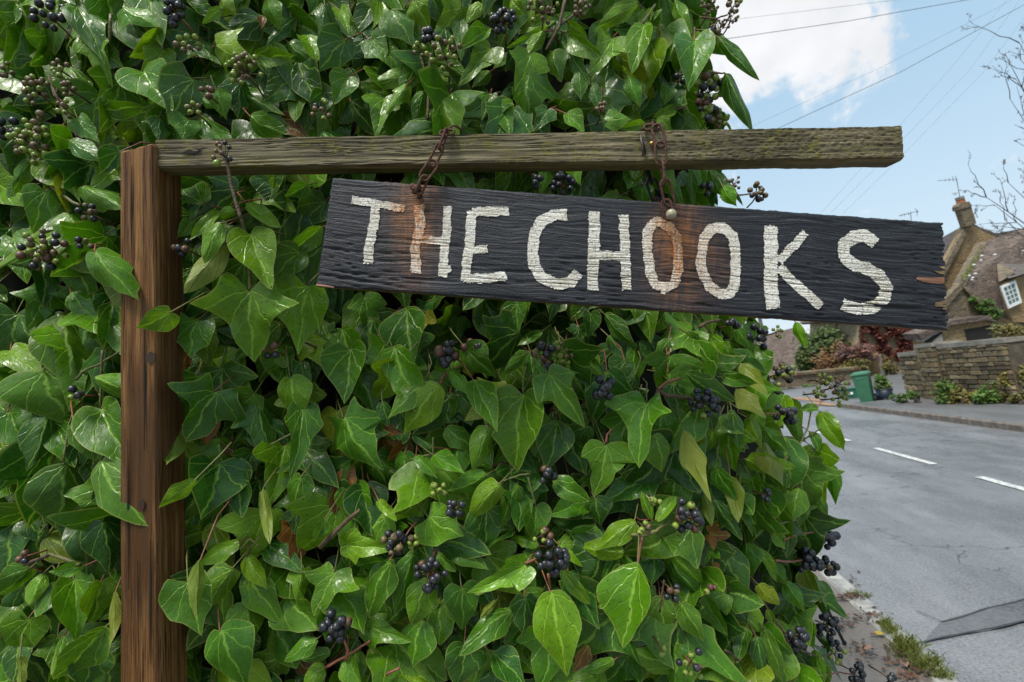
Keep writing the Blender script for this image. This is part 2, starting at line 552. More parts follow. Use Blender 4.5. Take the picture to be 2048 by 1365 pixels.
# ---- the stone cottage across the road
hb = gp(1960, 800); hb.z = 0
c0 = at(1960, 700, 22.0)
house = thing('stone_cottage', (c0.x, c0.y, 0), 'honey stone cottage with slate roofs, chimney and white dormer window behind the boundary wall', 'house')
gw = slab('gable_wall', house, [(1938, 449), (1894, 532), (1862, 596), (1858, 800), (2090, 800), (2090, 505), (1998, 478)], 0.5, M_gold, 24.0)
slab('coping', gw, [(1937, 441), (1943, 449), (1898, 537), (1866, 600), (1858, 598), (1890, 532)], 0.2, M_grey, 23.85)
slab('rear_roof', house, [(1936, 450, 24.4), (1880, 480, 29.0), (1870, 560, 25.5), (1893, 540, 24.4)], 0.3, M_slate)
slab('far_roof', house, [(1945, 446), (1960, 455), (1992, 467), (2095, 448), (2095, 540), (1985, 520), (1941, 455)], 0.4, M_slate, 24.7)
fr = slab('front_roof', house, [(1968, 485, 23.6), (2095, 443, 23.6), (2110, 668, 20.6), (2010, 632, 20.6), (1960, 606, 20.6), (1920, 567, 21.2)], 0.25, M_slate2)
slab('verge', fr, [(1963, 484, 23.4), (1974, 486, 23.4), (1931, 571, 21.0), (1917, 569, 21.0)], 0.3, M_grey)
rng = random.Random(5)
for (px, py) in [(1962, 521), (1964, 512), (1948, 530), (1951, 548), (1946, 556), (1938, 552), (1930, 558), (1944, 560), (1990, 510), (1922, 570), (1912, 576), (1906, 582), (2046, 502), (2040, 540)]:
    b = MB(); c = at(px, py, 20.6 + (580 - py) * 0.025 - .05); b.ball(c, rng.uniform(.03, .06), 6, 4, 0, (1.3, 1, .7))
    link('lichen_stone', b.mesh('lichen_stone', M_paintw), fr)
b = MB()
for k in range(380):
    t = rng.random()
    c = at(1968 - 44 * t + rng.gauss(0, 3.4), 494 + 66 * t + rng.gauss(0, 2), 23.2 - 2.2 * t)
    leaf_cloud(b, c, (CRT * .05, FWD * .05, CUP * .05), 1, .05, rng)
mo = link('moss', b.mesh('moss', M_fmoss), fr, kind='stuff')
# dormer with a white casement of twelve panes
dm = slab('dormer_wall', house, [(2003, 569), (2032, 556), (2070, 545), (2090, 645), (2028, 645), (2015, 621)], 0.12, M_gold, 20.2)
slab('dormer_cheek', house, [(1997, 528, 21.6), (2001, 563, 20.15), (2030, 546, 20.15), (2016, 532, 21.6)], 0.08, M_grey)
slab('dormer_roof', house, [(2022, 556, 19.9), (2070, 541, 19.9), (2080, 528, 21.6), (1997, 527, 21.8)], 0.12, M_slate)
W = [(2001.5, 573.5), (2031.5, 561), (2044.5, 605.5), (2017.5, 618)]
def wp(u, v, d=20.05):
    a = Vector(W[0]).lerp(Vector(W[1]), u); c = Vector(W[3]).lerp(Vector(W[2]), u)
    q = a.lerp(c, v)
    return at(q.x, q.y, d)
win = link('window', None, house, mw=Matrix.Translation(wp(.5, .5)))
def wbar(name, u0, u1, v0, v1, m, d=20.05, t=0.05):
    b = MB(); b.prism([wp(u0, v0, d), wp(u1, v0, d), wp(u1, v1, d), wp(u0, v1, d)], FWD * t)
    return link(name, b.mesh(name, m), win)
wbar('frame', 0, .14, 0, 1, M_paintw); wbar('frame', .86, 1, 0, 1, M_paintw)
wbar('frame', .14, .86, 0, .1, M_paintw); wbar('frame', .14, .86, .89, 1, M_paintw)
for i in range(1, 3):
    u = .14 + .72 * i / 3
    wbar('glazing_bar', u - .022, u + .022, .1, .89, M_paintw, 20.06, .03)
for j in range(1, 4):
    v = .1 + .79 * j / 4
    wbar('glazing_bar', .14, .86, v - .012, v + .012, M_paintw, 20.062, .03)
for i in range(3):
    for j in range(4):
        u = .14 + .24 * i; v = .1 + .1975 * j
        wbar('pane', u + .022, u + .218, v + .012, v + .185, M_pane, 20.08, .01)
# lower wing, porch
lw = slab('wing_wall', house, [(1927, 569), (1992, 640), (1990, 720), (1905, 720), (1902, 645), (1890, 612)], 0.5, M_grey, 20.0)
slab('wing_coping', house, [(1926, 563), (1931, 571), (1896, 612), (1884, 606)], 0.2, M_grey, 19.9)
slab('wing_coping', house, [(1926, 563), (1999, 640), (1990, 643), (1923, 571)], 0.2, M_grey, 19.88)
pw = slab('porch_wall', house, [(1846, 676), (1900, 650), (1984, 634), (1992, 760), (1850, 760)], 0.5, M_gold, 19.3)
slab('porch_roof', house, [(1836, 668), (1900, 642), (1976, 631), (1996, 645), (1975, 640), (1903, 651), (1844, 680)], 0.8, M_slate2, 19.1)
slab('lintel', house, [(1840, 676), (1880, 653), (1886, 661), (1846, 684)], 0.3, M_lintel, 19.15)
slab('opening', house, [(1851, 682), (1884, 664), (1893, 700), (1866, 712)], 0.05, M_dark, 19.25)
slab('shutter', house, [(1866, 684), (1884, 668), (1890, 698), (1875, 704)], 0.05, M_lintel, 19.2)
slab('dark_panel', house, [(1930, 660), (1984, 650), (1986, 690), (1938, 694)], 0.05, M_dark, 19.27)  # flat dark panel on the face of the porch wall
# chimney
ch = slab('chimney', house, [(1919, 416), (1941, 408), (1953, 447), (1932, 454)], 0.3, M_grey, 23.7)
slab('chimney_cap', ch, [(1917, 413), (1920, 407), (1938, 403), (1944, 411), (1941, 415), (1919, 420)], 0.36, M_grey, 23.66)
slab('chimney_pot', ch, [(1920.5, 398), (1929, 395.5), (1933, 407), (1922, 411)], 0.25, M_pot, 23.8)
slab('pot_rim', ch, [(1919, 394), (1928, 391.5), (1929.5, 396.5), (1920.5, 399)], 0.27, M_lintel, 23.78)
b = MB()
rng = random.Random(8)
for (px, py, rx, ry, n) in ((1962, 614, 18, 10, 320), (1985, 628, 22, 15, 560), (1945, 598, 10, 8, 130), (1988, 655, 18, 14, 280), (1975, 605, 12, 8, 150)):
    c = at(px, py, 19.8)
    leaf_cloud(b, c, (CRT * rx * .02, FWD * .15, CUP * ry * .02), n, .07, rng)
iv = thing('creeping_ivy', at(1975, 700, 19.8) * 1.0, 'bright green ivy climbing the cottage wing below the dormer window', 'ivy')
link('foliage', b.mesh('foliage', M_fmid), iv, kind='stuff')
b = MB()
b.tube([at(1992, 760, 19.7), at(1985, 690, 19.75), at(1975, 640, 19.8), at(1955, 608, 19.8)], [.03, .025, .02, .01], 5)
link('stem', b.mesh('stem', M_bark), iv)

# ---- television aerials
def aerial(label, mast, boom, els, d, r=.012):
    t = thing('tv_aerial', at(*mast[0], d), label, 'aerial')
    b = MB(); b.tube(P(d, *mast), r * 1.2, 5); link('mast', b.mesh('mast', M_metal), t)
    b = MB(); b.tube(P(d, *boom), r, 5); link('boom', b.mesh('boom', M_metal), t)
    for (p, q) in els:
        b = MB(); b.tube(P(d, p, q), r * .8, 4); link('element', b.mesh('element', M_metal), t)
aerial('thin television aerial on a mast above the terracotta chimney pot', [(1926, 410), (1919, 392), (1913, 358)], [(1875, 362), (1914, 359)],
       [((1905, 353), (1907, 364)), ((1911, 352), (1914, 366)), ((1898, 357), (1899, 363)), ((1890, 358.5), (1891, 363))], 23.9)
aerial('television aerial with short rods showing above the sign board edge', [(1832, 560), (1821, 424)], [(1798, 432), (1837, 423)],
       [((1830, 417), (1836, 427)), ((1835, 420), (1834, 433)), ((1816, 425), (1818, 431)), ((1808, 427), (1810, 433)), ((1802, 429), (1803, 434))], 26.0, .014)
b = MB()
t = thing('satellite_bracket', at(1955, 430, 23.6), 'small dark bracket with rods beside the cottage chimney', 'bracket')
b.tube(P(23.6, (1948, 430), (1955, 421), (1950, 418)), .02, 5); b.tube(P(23.6, (1951, 417), (1950, 428)), .018, 5)
b.tube(P(23.6, (1949, 420), (1956, 417)), .018, 5); b.tube(P(23.6, (1950, 434), (1956, 436), (1951, 426)), .012, 5)
link('rod', b.mesh('rod', M_metal), t)

# ---- boundary wall of rubble stone
def rubble_wall(name, label, x, y0, y1, z0, z1, course, ln, m_list, th=0.4, cope=None, seed=3, cap=300, leany=0.0):
    rng = random.Random(seed)
    t = thing(name, (x + th / 2, (y0 + y1) / 2, z0), label, 'wall')
    b = MB(); b.box((x + 0.03, y0, z0), (x + th, y1, z1)); link('core', b.mesh('core', M_mortar), t)
    shapes = []
    for k in range(8):
        bm = bmesh.new()
        bmesh.ops.create_cube(bm, size=1.0)
        bmesh.ops.bevel(bm, geom=bm.edges[:], offset=0.12, segments=1, affect='EDGES')
        for v in bm.verts:
            v.co += Vector((rng.uniform(-.06, .06), rng.uniform(-.06, .06), rng.uniform(-.07, .07)))
        me = bpy.data.meshes.new('stone'); bm.to_mesh(me); bm.free()
        me.materials.append(m_list[k % len(m_list)])
        shapes.append(me)
    z = z0; cnt = 0; rest = MB()
    while z < z1 - 0.02:
        h = course * rng.uniform(.75, 1.25); h = min(h, z1 - z)
        y = y0
        while y < y1 - .03:
            l = min(ln * rng.uniform(.55, 1.5), y1 - y)
            mw = Matrix.Translation((x + rng.uniform(0.0, .02), y + l / 2, z + h / 2)) @ Matrix.Diagonal((.12, max(.03, l - .018), max(.02, h - .014), 1))
            sh = rng.choice(shapes)
            if cnt < cap:
                link('stone', sh, t, mw=mw)
            else:
                rest.add([mw @ v.co for v in sh.vertices], [list(p.vertices) for p in sh.polygons], rng.randrange(len(m_list)))
            cnt += 1
            y += l
        z += h
    if rest.v: link('upper_stones', rest.mesh('upper_stones', m_list), t, kind='stuff')
    if cope:
        y = y0 - .03
        while y < y1:
            l = min(rng.uniform(.45, .8), y1 + .03 - y)
            b = MB(); b.box((x - .05, y + .004, z1 + .003), (x + th + .05, y + l - .004, z1 + .11 + rng.uniform(-.01, .015)))
            link('coping_stone', b.mesh('coping_stone', cope), t)
            y += l
    return t
M_mortar = quick('wall_mortar', (0.08, 0.065, 0.045), 0.9, 0.4, 8.0)
M_st = [quick('rubble_%s' % n, c, 0.85, 0.35, 9.0, 0.5) for n, c in (('tan', (0.17, 0.125, 0.065)), ('brown', (0.12, 0.085, 0.045)), ('olive', (0.14, 0.115, 0.07)), ('dark', (0.075, 0.056, 0.032)), ('pale', (0.26, 0.2, 0.115)))]
M_cope = quick('coping_stone', (0.22, 0.2, 0.165), 0.75, 0.3, 5.0, 0.4)
wa = gp(2002, 812, .1); wb = gp(1862, 803, .1); wc = gp(1788, 799, .1)
print('wall', wa, wb, wc)
YA, YB, YC = wa.y, wb.y, wc.y
rubble_wall('boundary_wall', 'rubble stone garden wall with pale flat coping in front of the cottage', 8.03, YA, YB, .09, 1.4, .1, .27, M_st, cope=M_cope, seed=3)
rubble_wall('stone_pier', 'rough stone pier at the end of the cottage garden wall', 7.93, YB + .02, YB + .75, .09, 1.47, .125, .3, M_st, .6, cope=M_cope, seed=4)
rubble_wall('garden_wall', 'short rubble wall beyond the stone pier beside the green bin', 8.05, YB + .8, YC + .4, .02, 1.28, .125, .3, M_st, cope=M_cope, seed=6)
# plants along the foot of the wall
for k, (px, py, rx, ry, n, s, m, lab) in enumerate((
        (1890, 786, 26, 24, 800, .05, M_fmid, 'leafy green plant against the wall foot right of the pier'),
        (1922, 794, 22, 16, 480, .05, M_fol, 'low olive plant against the wall foot'),
        (1945, 798, 18, 14, 320, .05, M_fyell, 'yellowing weed at the wall foot'),
        (1985, 790, 30, 22, 800, .05, M_fmid, 'wide green weed patch at the right wall foot'),
        (2030, 760, 20, 34, 800, .06, M_fyell, 'yellow-leaved shrub at the right end of the wall'),
        (2035, 795, 20, 18, 320, .06, M_fol, 'olive shrub below the yellow-leaved shrub'),
        (1800, 795, 24, 9, 260, .05, M_fmid, 'low green weeds at the wall foot left of the pier'),
        (1825, 790, 8, 10, 130, .06, M_fmid, 'small bright plant beside the stone pier'))):
    d = 15.6 if px > 1860 else 17.3
    d = (gp(px, 806, .1) - CAMPOS).dot(FWD) - .1
    bush('wall_plant', lab, px, py, rx, ry, d, n, s, m, 'plant', False, 'plants along the wall foot', 20 + k)
# woody plants over the wall in front of the cottage
bush('garden_shrub', 'brownish green shrub growing over the wall top at right edge', 2020, 668, 40, 20, 17.5, 700, .08, M_fol, seed=51)
bush('garden_shrub', 'dark green shrub behind the right end of the wall', 2040, 705, 24, 24, 15.2, 420, .08, M_fgreen, seed=52)
t = thing('timber_post', gp(2040, 812, .1), 'dark leaning timber post at the right end of the wall', 'post')
b = MB(); b.tube([gp(2052, 815, .05), at(2040, 750, 14.2), at(2018, 695, 14.4)], [.13, .12, .11], 8); link('shaft', b.mesh('shaft', M_bark), t)

# ---- the creeper-covered house, far buildings
c1 = at(1790, 700, 31)
h2 = thing('creeper_house', (c1.x, c1.y, 0), 'pale stone house overgrown with dark red creeper', 'house')
slab('wall', h2, [(1716, 640), (1716, 800), (1872, 800), (1872, 560), (1800, 520)], 5.0, M_goldpale, 31)
slab('roof', h2, [(1700, 640), (1800, 505), (1890, 545), (1890, 556), (1800, 520), (1708, 644)], 5.4, M_slate2, 30.8)
b = MB(); rng = random.Random(9)
for k in range(5200):
    px = rng.uniform(1722, 1872); py = rng.uniform(640, 722)
    nn = noise.noise(Vector((px * .045, py * .05, 2.0))) + .35 * noise.noise(Vector((px * .12, py * .12, 5.0)))
    if nn < -0.16 - (px - 1790) * .001: continue
    leaf_cloud(b, at(px, py, 30.8), (CRT * .08, FWD * .15, CUP * .08), 1, .13, rng)
link('creeper', b.mesh('creeper', M_fred), h2, kind='stuff')
slab('annexe_wall', h2, [(1724, 712), (1762, 708), (1766, 760), (1726, 760)], .4, M_gold, 29.4)
slab('door_post', h2, [(1757, 712), (1763, 711), (1768, 752), (1761, 752)], .12, M_lintel, 29.3)
c2 = at(1560, 740, 46)
h3 = thing('far_house', (c2.x, c2.y, 0), 'distant house with broad brown tiled roof behind the telegraph pole', 'house')
slab('roof', h3, [(1440, 692, 49), (1590, 656, 49), (1622, 745, 44), (1440, 750, 44)], .3, M_slate2)
slab('gable', h3, [(1590, 657, 48.8), (1600, 664, 48.8), (1630, 742, 46), (1621, 745, 44.2)], .3, M_slate2)
slab('wall', h3, [(1440, 748), (1620, 742), (1622, 800), (1440, 800)], .4, M_gold, 44.5)
# low far wall
rt = thing('roadside_wall', gp(1640, 790), 'low brown stone wall along the far verge left of the green bin', 'wall')
b = MB(); b.prism(P(27.2, (1545, 754), (1722, 737), (1735, 800), (1545, 806)), FWD * .4); link('core', b.mesh('core', M_grey), rt)
for i in range(14):
    b = MB(); x0 = 1545 + i * 12.6; y0 = 754 - i * 1.21
    b.prism(P(27.1, (x0, y0 - 3), (x0 + 12.2, y0 - 4.2), (x0 + 12.5, y0 + .6), (x0 + .2, y0 + 1.8)), FWD * .6); link('coping_stone', b.mesh('coping_stone', M_st[i % 3]), rt)
# trees and shrubs over there
bush('conifer_tree', 'dense green clipped conifer hedge beyond the far wall', 1660, 703, 54, 44, 33, 5200, .17, M_fgreen, 'tree', seed=31)
bush('conifer_tree', 'shaggy green conifer at the left end of the far hedge', 1612, 724, 20, 32, 31.5, 1600, .15, M_fgreen, 'tree', seed=32)
bush('autumn_shrub', 'orange-brown autumn shrub in front of the conifer hedge', 1672, 722, 36, 34, 29.8, 1500, .11, M_forange, 'shrub', seed=33)
bush('autumn_shrub', 'russet purple bare shrub beside the creeper house', 1716, 708, 38, 22, 29.0, 1500, .11, M_fpurple, 'shrub', seed=34)
bush('autumn_shrub', 'olive green shrub in front of the honey stone annexe', 1714, 733, 26, 18, 28.4, 700, .11, M_fol, 'shrub', seed=35)
bush('autumn_shrub', 'narrow olive shrub against the annexe door post', 1778, 735, 12, 22, 27.6, 420, .1, M_fol, 'shrub', seed=36)
for k, (px, py, rx, ry, n) in enumerate(((1585, 783, 22, 8, 260), (1628, 779, 22, 11, 360), (1560, 785, 16, 7, 160))):
    bush('verge_plant', ('low green verge plants at the foot of the far stone wall, left clump', 'tall green verge plants at the foot of the far stone wall', 'verge weeds nearest the telegraph pole')[k], px, py, rx, ry, 25.6, n, .08, M_fmid, 'plant', False, 'plants on the far verge', 60 + k)

# ---- telegraph pole and wires
t = thing('telegraph_pole', gp(1541, 790), 'grey timber telegraph pole in front of the distant brown roof', 'pole')
b = MB(); b.tube([gp(1549, 800), at(1540, 745, 33), at(1524, 660, 33), at(1492, 500, 33.4)], [.15, .14, .12, .1], 8); link('shaft', b.mesh('shaft', M_pole), t)
b = MB(); b.tube(P(32.7, (1506, 590), (1516, 588)), .05, 5); link('crossarm', b.mesh('crossarm', M_pole), t)
M_wire = quick('wire', (0.1, 0.1, 0.1), 0.5, 0.1)
wires = [([(1300, 100), (1475, 75), (1700, 42), (1935, 0), (2060, -24)], .009, 'heavy dark overhead wire crossing the big white cloud'),
         ([(1300, 58), (1480, 38), (1780, 2), (1900, -14)], .0042, 'thin overhead wire high across the white cloud'),
         ([(1480, 292), (1578, 247), (1800, 145), (2048, 10), (2120, -32)], .0085, 'heavy overhead wire rising from behind the beam to the top right corner'),
         ([(1420, 294), (1517, 247), (1760, 136), (2001, 13), (2060, -20)], .0032, 'faint overhead wire just above the heavy diagonal wire'),
         ([(1640, 428), (1716, 345), (1897, 142), (2014, 0), (2040, -32)], .0028, 'faint steep overhead wire, leftmost of the three steep ones'),
         ([(1661, 427), (1742, 345), (1938, 142), (2040, 0), (2062, -30)], .0028, 'faint steep overhead wire, middle of the three steep ones'),
         ([(1686, 427), (1770, 346), (1963, 149), (2072, 5), (2100, -32)], .0028, 'faint steep overhead wire, rightmost of the three steep ones')]
for pts, r, lab in wires:
    b = MB(); d = 16.0
    b.tube([at(p[0], p[1], d) for p in pts], r, 5)
    o = link('overhead_wire', b.mesh('overhead_wire', M_wire, True), None, None, lab, 'wire', 'overhead wires')

# ---- bare tree at the right
rng = random.Random(77)
tb = thing('bare_tree', gp(2230, 830, .1), 'leafless tree with thin dark branches reaching in from the right edge', 'tree')
b = MB()
D0 = 12.5
b.tube([gp(2230, 830, .05), at(2225, 700, D0), at(2200, 480, D0), at(2180, 300, D0), at(2170, 100, D0)], [.16, .14, .11, .07, .03], 8)
link('trunk', b.mesh('trunk', M_bark), tb)
b = MB()
def branch(p, q, r, lvl, d):
    n = 5
    pts = []
    for i in range(n + 1):
        t = i / n
        w = 0.0 if i in (0,) else (1.0 * (1 - lvl * .1))
        pts.append((p[0] + (q[0] - p[0]) * t + rng.gauss(0, 2.0) * w, p[1] + (q[1] - p[1]) * t + rng.gauss(0, 2.0) * w))
    L = math.hypot(q[0] - p[0], q[1] - p[1])
    b.tube([at(x, y, d) for x, y in pts], [max(.0035, r * (1 - .75 * i / n)) for i in range(n + 1)], 5 if lvl < 2 else 4)
    if lvl < 3:
        for k in range(3 if lvl else 5):
            i = rng.randint(1, n)
            a = math.atan2(q[1] - p[1], q[0] - p[0]) + rng.choice((-1, 1)) * rng.uniform(.35, .8)
            l = L * rng.uniform(.14, .32)
            s = pts[i]
            branch(s, (s[0] + math.cos(a) * l, s[1] + math.sin(a) * l), r * .5, lvl + 1, d + rng.uniform(-.3, .3))
for (p, q, r) in (((2180, 300), (2045, 120), .02), ((2180, 320), (2030, 250), .018), ((2180, 260), (2056, 84), .018), ((2190, 380), (2030, 280), .018), ((2195, 420), (2040, 84), .024), ((2195, 430), (2008, 108), .022), ((2195, 400), (2030, 160), .02), ((2198, 460), (2018, 200), .02),
                  ((2200, 560), (1972, 392), .026), ((2200, 580), (1990, 410), .022), ((2200, 590), (2004, 440), .02), ((2200, 540), (2020, 366), .022)):
    branch(p, q, r, 0, D0)
link('branches', b.mesh('branches', M_bark, True), tb)

# ---- bin, recycling box, planter
M_bin = quick('green_plastic', (0.035, 0.13, 0.07), 0.45, 0.12, 5.0)
M_binlid = quick('green_lid', (0.06, 0.18, 0.1), 0.45, 0.1, 5.0)
M_box = quick('recycling_green', (0.02, 0.12, 0.075), 0.45, 0.1, 5.0)
M_rub = quick('black_rubber', (0.015, 0.015, 0.016), 0.6, 0.1)
bp = gp(1737, 807, .02)
tl = Matrix.Translation(bp) @ Matrix.Rotation(R_(-32), 4, 'Z') @ Matrix.Rotation(R_(-4), 4, 'Y')
bn = thing('wheelie_bin', bp, 'green plastic wheelie bin standing on the far pavement', 'bin')
def frus(b, w0, d0, w1, d1, z0, z1):
    b.hexa([(-w0, -d0, z0), (w0, -d0, z0), (w1, -d1, z1), (-w1, -d1, z1), (-w0, d0, z0), (w0, d0, z0), (w1, d1, z1), (-w1, d1, z1)])
b = MB(); frus(b, .15, .2, .2, .26, .06, .86); link('body', b.mesh('body', M_bin), bn, mw=tl)
b = MB(); frus(b, .225, .285, .22, .28, .862, .905); frus(b, .21, .27, .14, .2, .906, .945); link('lid', b.mesh('lid', M_binlid), bn, mw=tl)
b = MB(); b.tube([(-.2, .29, .88), (-.14, .33, .89), (.14, .33, .89), (.2, .29, .88)], .018, 6); link('handle', b.mesh('handle', M_binlid), bn, mw=tl)
for s in (-1, 1):
    b = MB(); b.tube([(s * .16, .2, .09), (s * .2, .2, .09)], .085, 14); link('wheel', b.mesh('wheel', M_rub), bn, mw=tl)
b = MB(); b.box((-.1, -.262, .74), (.1, -.235, .77)); link('front_ridge', b.mesh('front_ridge', M_binlid), bn, mw=tl)
bp2 = gp(1699, 796, .02); tl = Matrix.Translation(bp2) @ Matrix.Rotation(R_(-14), 4, 'Z')
bx = thing('recycling_box', bp2, 'low green recycling box with white marking beside the wheelie bin', 'box')
b = MB(); frus(b, .24, .17, .29, .21, .0, .3); link('body', b.mesh('body', M_box), bx, mw=tl)
b = MB(); frus(b, .31, .23, .31, .23, .302, .335); link('rim', b.mesh('rim', M_box), bx, mw=tl)
for s in (-1, 1):
    b = MB(); b.box((s * .055 - .035, -.225, .12), (s * .055 + .035, -.196, .2)); link('marking', b.mesh('marking', M_paintw), bx, mw=tl)
bp3 = gp(1772, 803, .02); tl = Matrix.Translation(bp3)
M_tub = quick('dark_blue_plastic', (0.02, 0.03, 0.05), 0.45, 0.15)
M_tub2 = quick('blue_plastic', (0.03, 0.06, 0.12), 0.45, 0.15)
tubt = thing('planter_tub', bp3, 'dark blue planter tub beside the green bin', 'planter')
def pot(b, r0, r1, h):
    n = 16
    vs = [(r0 * math.cos(2 * math.pi * i / n), r0 * math.sin(2 * math.pi * i / n), 0) for i in range(n)] + [(r1 * math.cos(2 * math.pi * i / n), r1 * math.sin(2 * math.pi * i / n), h) for i in range(n)] \
        + [(r1 * .88 * math.cos(2 * math.pi * i / n), r1 * .88 * math.sin(2 * math.pi * i / n), h) for i in range(n)] + [(0, 0, h - .05)]
    b.add(vs, [(i, (i + 1) % n, (i + 1) % n + n, i + n) for i in range(n)] + [(i + n, (i + 1) % n + n, (i + 1) % n + 2 * n, i + 2 * n) for i in range(n)] + [(i + 2 * n, (i + 1) % n + 2 * n, 3 * n) for i in range(n)] + [list(range(n - 1, -1, -1))])
b = MB(); pot(b, .15, .22, .36); link('tub', b.mesh('tub', M_tub, True), tubt, mw=tl)
b = MB(); b.tube([(.215 * math.cos(a * .3927), .215 * math.sin(a * .3927), .36) for a in range(17)], .015, 5); link('rim', b.mesh('rim', M_tub), tubt, mw=tl)
bp4 = gp(1755, 802, .02)
t2 = thing('flower_pot', bp4, 'small blue flower pot between the bin and the dark tub', 'pot')
b = MB(); pot(b, .1, .15, .22); link('tub', b.mesh('tub', M_tub2, True), t2, mw=Matrix.Translation(bp4))
b = MB(); b.tube([(.145 * math.cos(a * .3927), .145 * math.sin(a * .3927), .22) for a in range(17)], .012, 5); link('rim', b.mesh('rim', M_tub2), t2, mw=Matrix.Translation(bp4))
bush('potted_plant', 'leafy green plant growing out of the blue pots by the bin', 1764, 770, 18, 17, (bp3 - CAMPOS).dot(FWD) + .05, 420, .07, M_fmid, 'plant', False, seed=71)
# ================================================================== THE SIGN
def NZ(x, y, z=0.0):
    return noise.noise(Vector((x, y, z)))
def sm(a, b, x):
    t = max(0.0, min(1.0, (x - a) / (b - a)))
    return t * t * (3 - 2 * t)

def wood_mat(name, dark, mid, light, ax='X', moss=None, sc=1.0, rough=0.6, bumps=0.8, stain=None):
    M = Mat(name, mid, rough, 0.22)
    w = M.noise(6.0 * sc, 3.0)
    o = M.coord()
    st = (3, 130, 130) if ax == 'X' else (130, 3, 130)
    ver = M.n('ShaderNodeVectorMath', {0: M.map(tuple(s * sc for s in st)), 1: M.n('ShaderNodeVectorMath', {0: M.noise(9.0 * sc, 2.0, out=1), 1: (1.2, 1.2, 1.2)}, operation='MULTIPLY').outputs[0]}, operation='ADD').outputs[0]
    g1 = M.noise(1.0, 4.0, 0.6, ver)
    st2 = (10, 520, 520) if ax == 'X' else (520, 10, 520)
    g2 = M.noise(1.0, 3.0, 0.6, M.map(tuple(s * sc for s in st2)))
    f = M.ma('ADD', M.ma('MULTIPLY', g1, .65), M.ma('MULTIPLY', g2, .35))
    c = M.ramp(f, [(0.33, dark), (0.5, mid), (0.66, light)])
    big = M.noise(14.0 * sc, 4.0, vec=M.map((.3, 1, 1) if ax == 'X' else (1, .12, 1)))
    c = M.mix(M.mr(g2, .37, .43, .75, 0), c, tuple(q * .55 for q in dark))
    c = M.mix(M.mr(big, .42, .72, 0, .6), c, dark)
    if stain:
        c = M.mix(M.mr(M.noise(8.0, 4.0, vec=M.map((.5, 2, 2) if ax == 'X' else (2, .3, 2), (3, 1, 2))), .45, .65, 0, .75), c, stain)
    if moss:
        mm = M.ma('MULTIPLY', M.mr(M.noise(30.0, 5.0), .46, .62), M.mr(M.noise(170.0, 3.0), .42, .6))
        c = M.mix(M.ma('MULTIPLY', mm, .75), c, moss)
    M.set('Base Color', c)
    M.set('Roughness', M.mr(g1, .3, .7, rough - .18, rough + .15))
    M.set('Normal', M.bump(M.ma('ADD', f, M.ma('MULTIPLY', M.noise(420.0, 3.0), .25)), bumps, 0.0025))
    return M.m

def plank(name, c8, M, n, mat, disp, parent, seed=0.0):
    """solid timber: eight world corners (front tl,tr,br,bl, back the same), meshed finely and weathered"""
    I = M.inverted()
    C = [I @ c for c in c8]
    nu, nv, nw = n
    vid = {}; vs = []; fs = []
    def V(i, j, k):
        key = (i, j, k)
        if key not in vid:
            u, v, w = i / nu, j / nv, k / nw
            f = C[0].lerp(C[1], u).lerp(C[3].lerp(C[2], u), v)
            bk = C[4].lerp(C[5], u).lerp(C[7].lerp(C[6], u), v)
            p = f.lerp(bk, w)
            vid[key] = len(vs)
            vs.append(disp(p, u, v, w))
        return vid[key]
    for i in range(nu):
        for j in range(nv):
            fs.append((V(i, j, 0), V(i, j + 1, 0), V(i + 1, j + 1, 0), V(i + 1, j, 0)))
            fs.append((V(i, j, nw), V(i + 1, j, nw), V(i + 1, j + 1, nw), V(i, j + 1, nw)))
        for k in range(nw):
            fs.append((V(i, 0, k), V(i + 1, 0, k), V(i + 1, 0, k + 1), V(i, 0, k + 1)))
            fs.append((V(i, nv, k), V(i, nv, k + 1), V(i + 1, nv, k + 1), V(i + 1, nv, k)))
    for j in range(nv):
        for k in range(nw):
            fs.append((V(0, j, k), V(0, j, k + 1), V(0, j + 1, k + 1), V(0, j + 1, k)))
            fs.append((V(nu, j, k), V(nu, j + 1, k), V(nu, j + 1, k + 1), V(nu, j, k + 1)))
    me = mesh(name, vs, fs, mat, True)
    me.set_sharp_from_angle(angle=R_(48))
    return link(name, me, parent, mw=M)

def cframe(px, py, d, ang=0.0):
    """frame facing the camera at a pixel and depth, x to the right"""
    return CAMM @ Matrix.Translation(cdir(px, py) * d) @ Matrix.Rotation(ang, 4, 'Z')

sp_base = at(275, 2900, .76)
M_post = wood_mat('stained_post_wood', (0.045, 0.018, 0.006), (0.155, 0.07, 0.022), (0.33, 0.175, 0.062), 'Y', sc=1.0, rough=0.6, stain=(0.07, 0.034, 0.013))
M_beam = wood_mat('weathered_beam_wood', (0.035, 0.028, 0.015), (0.15, 0.125, 0.07), (0.31, 0.27, 0.165), 'X', moss=(0.15, 0.14, 0.025), rough=0.72, bumps=1.0)
sign = thing('sign_post', sp_base, 'brown timber post with a grey mossy cross beam standing in front of the ivy', 'signpost')
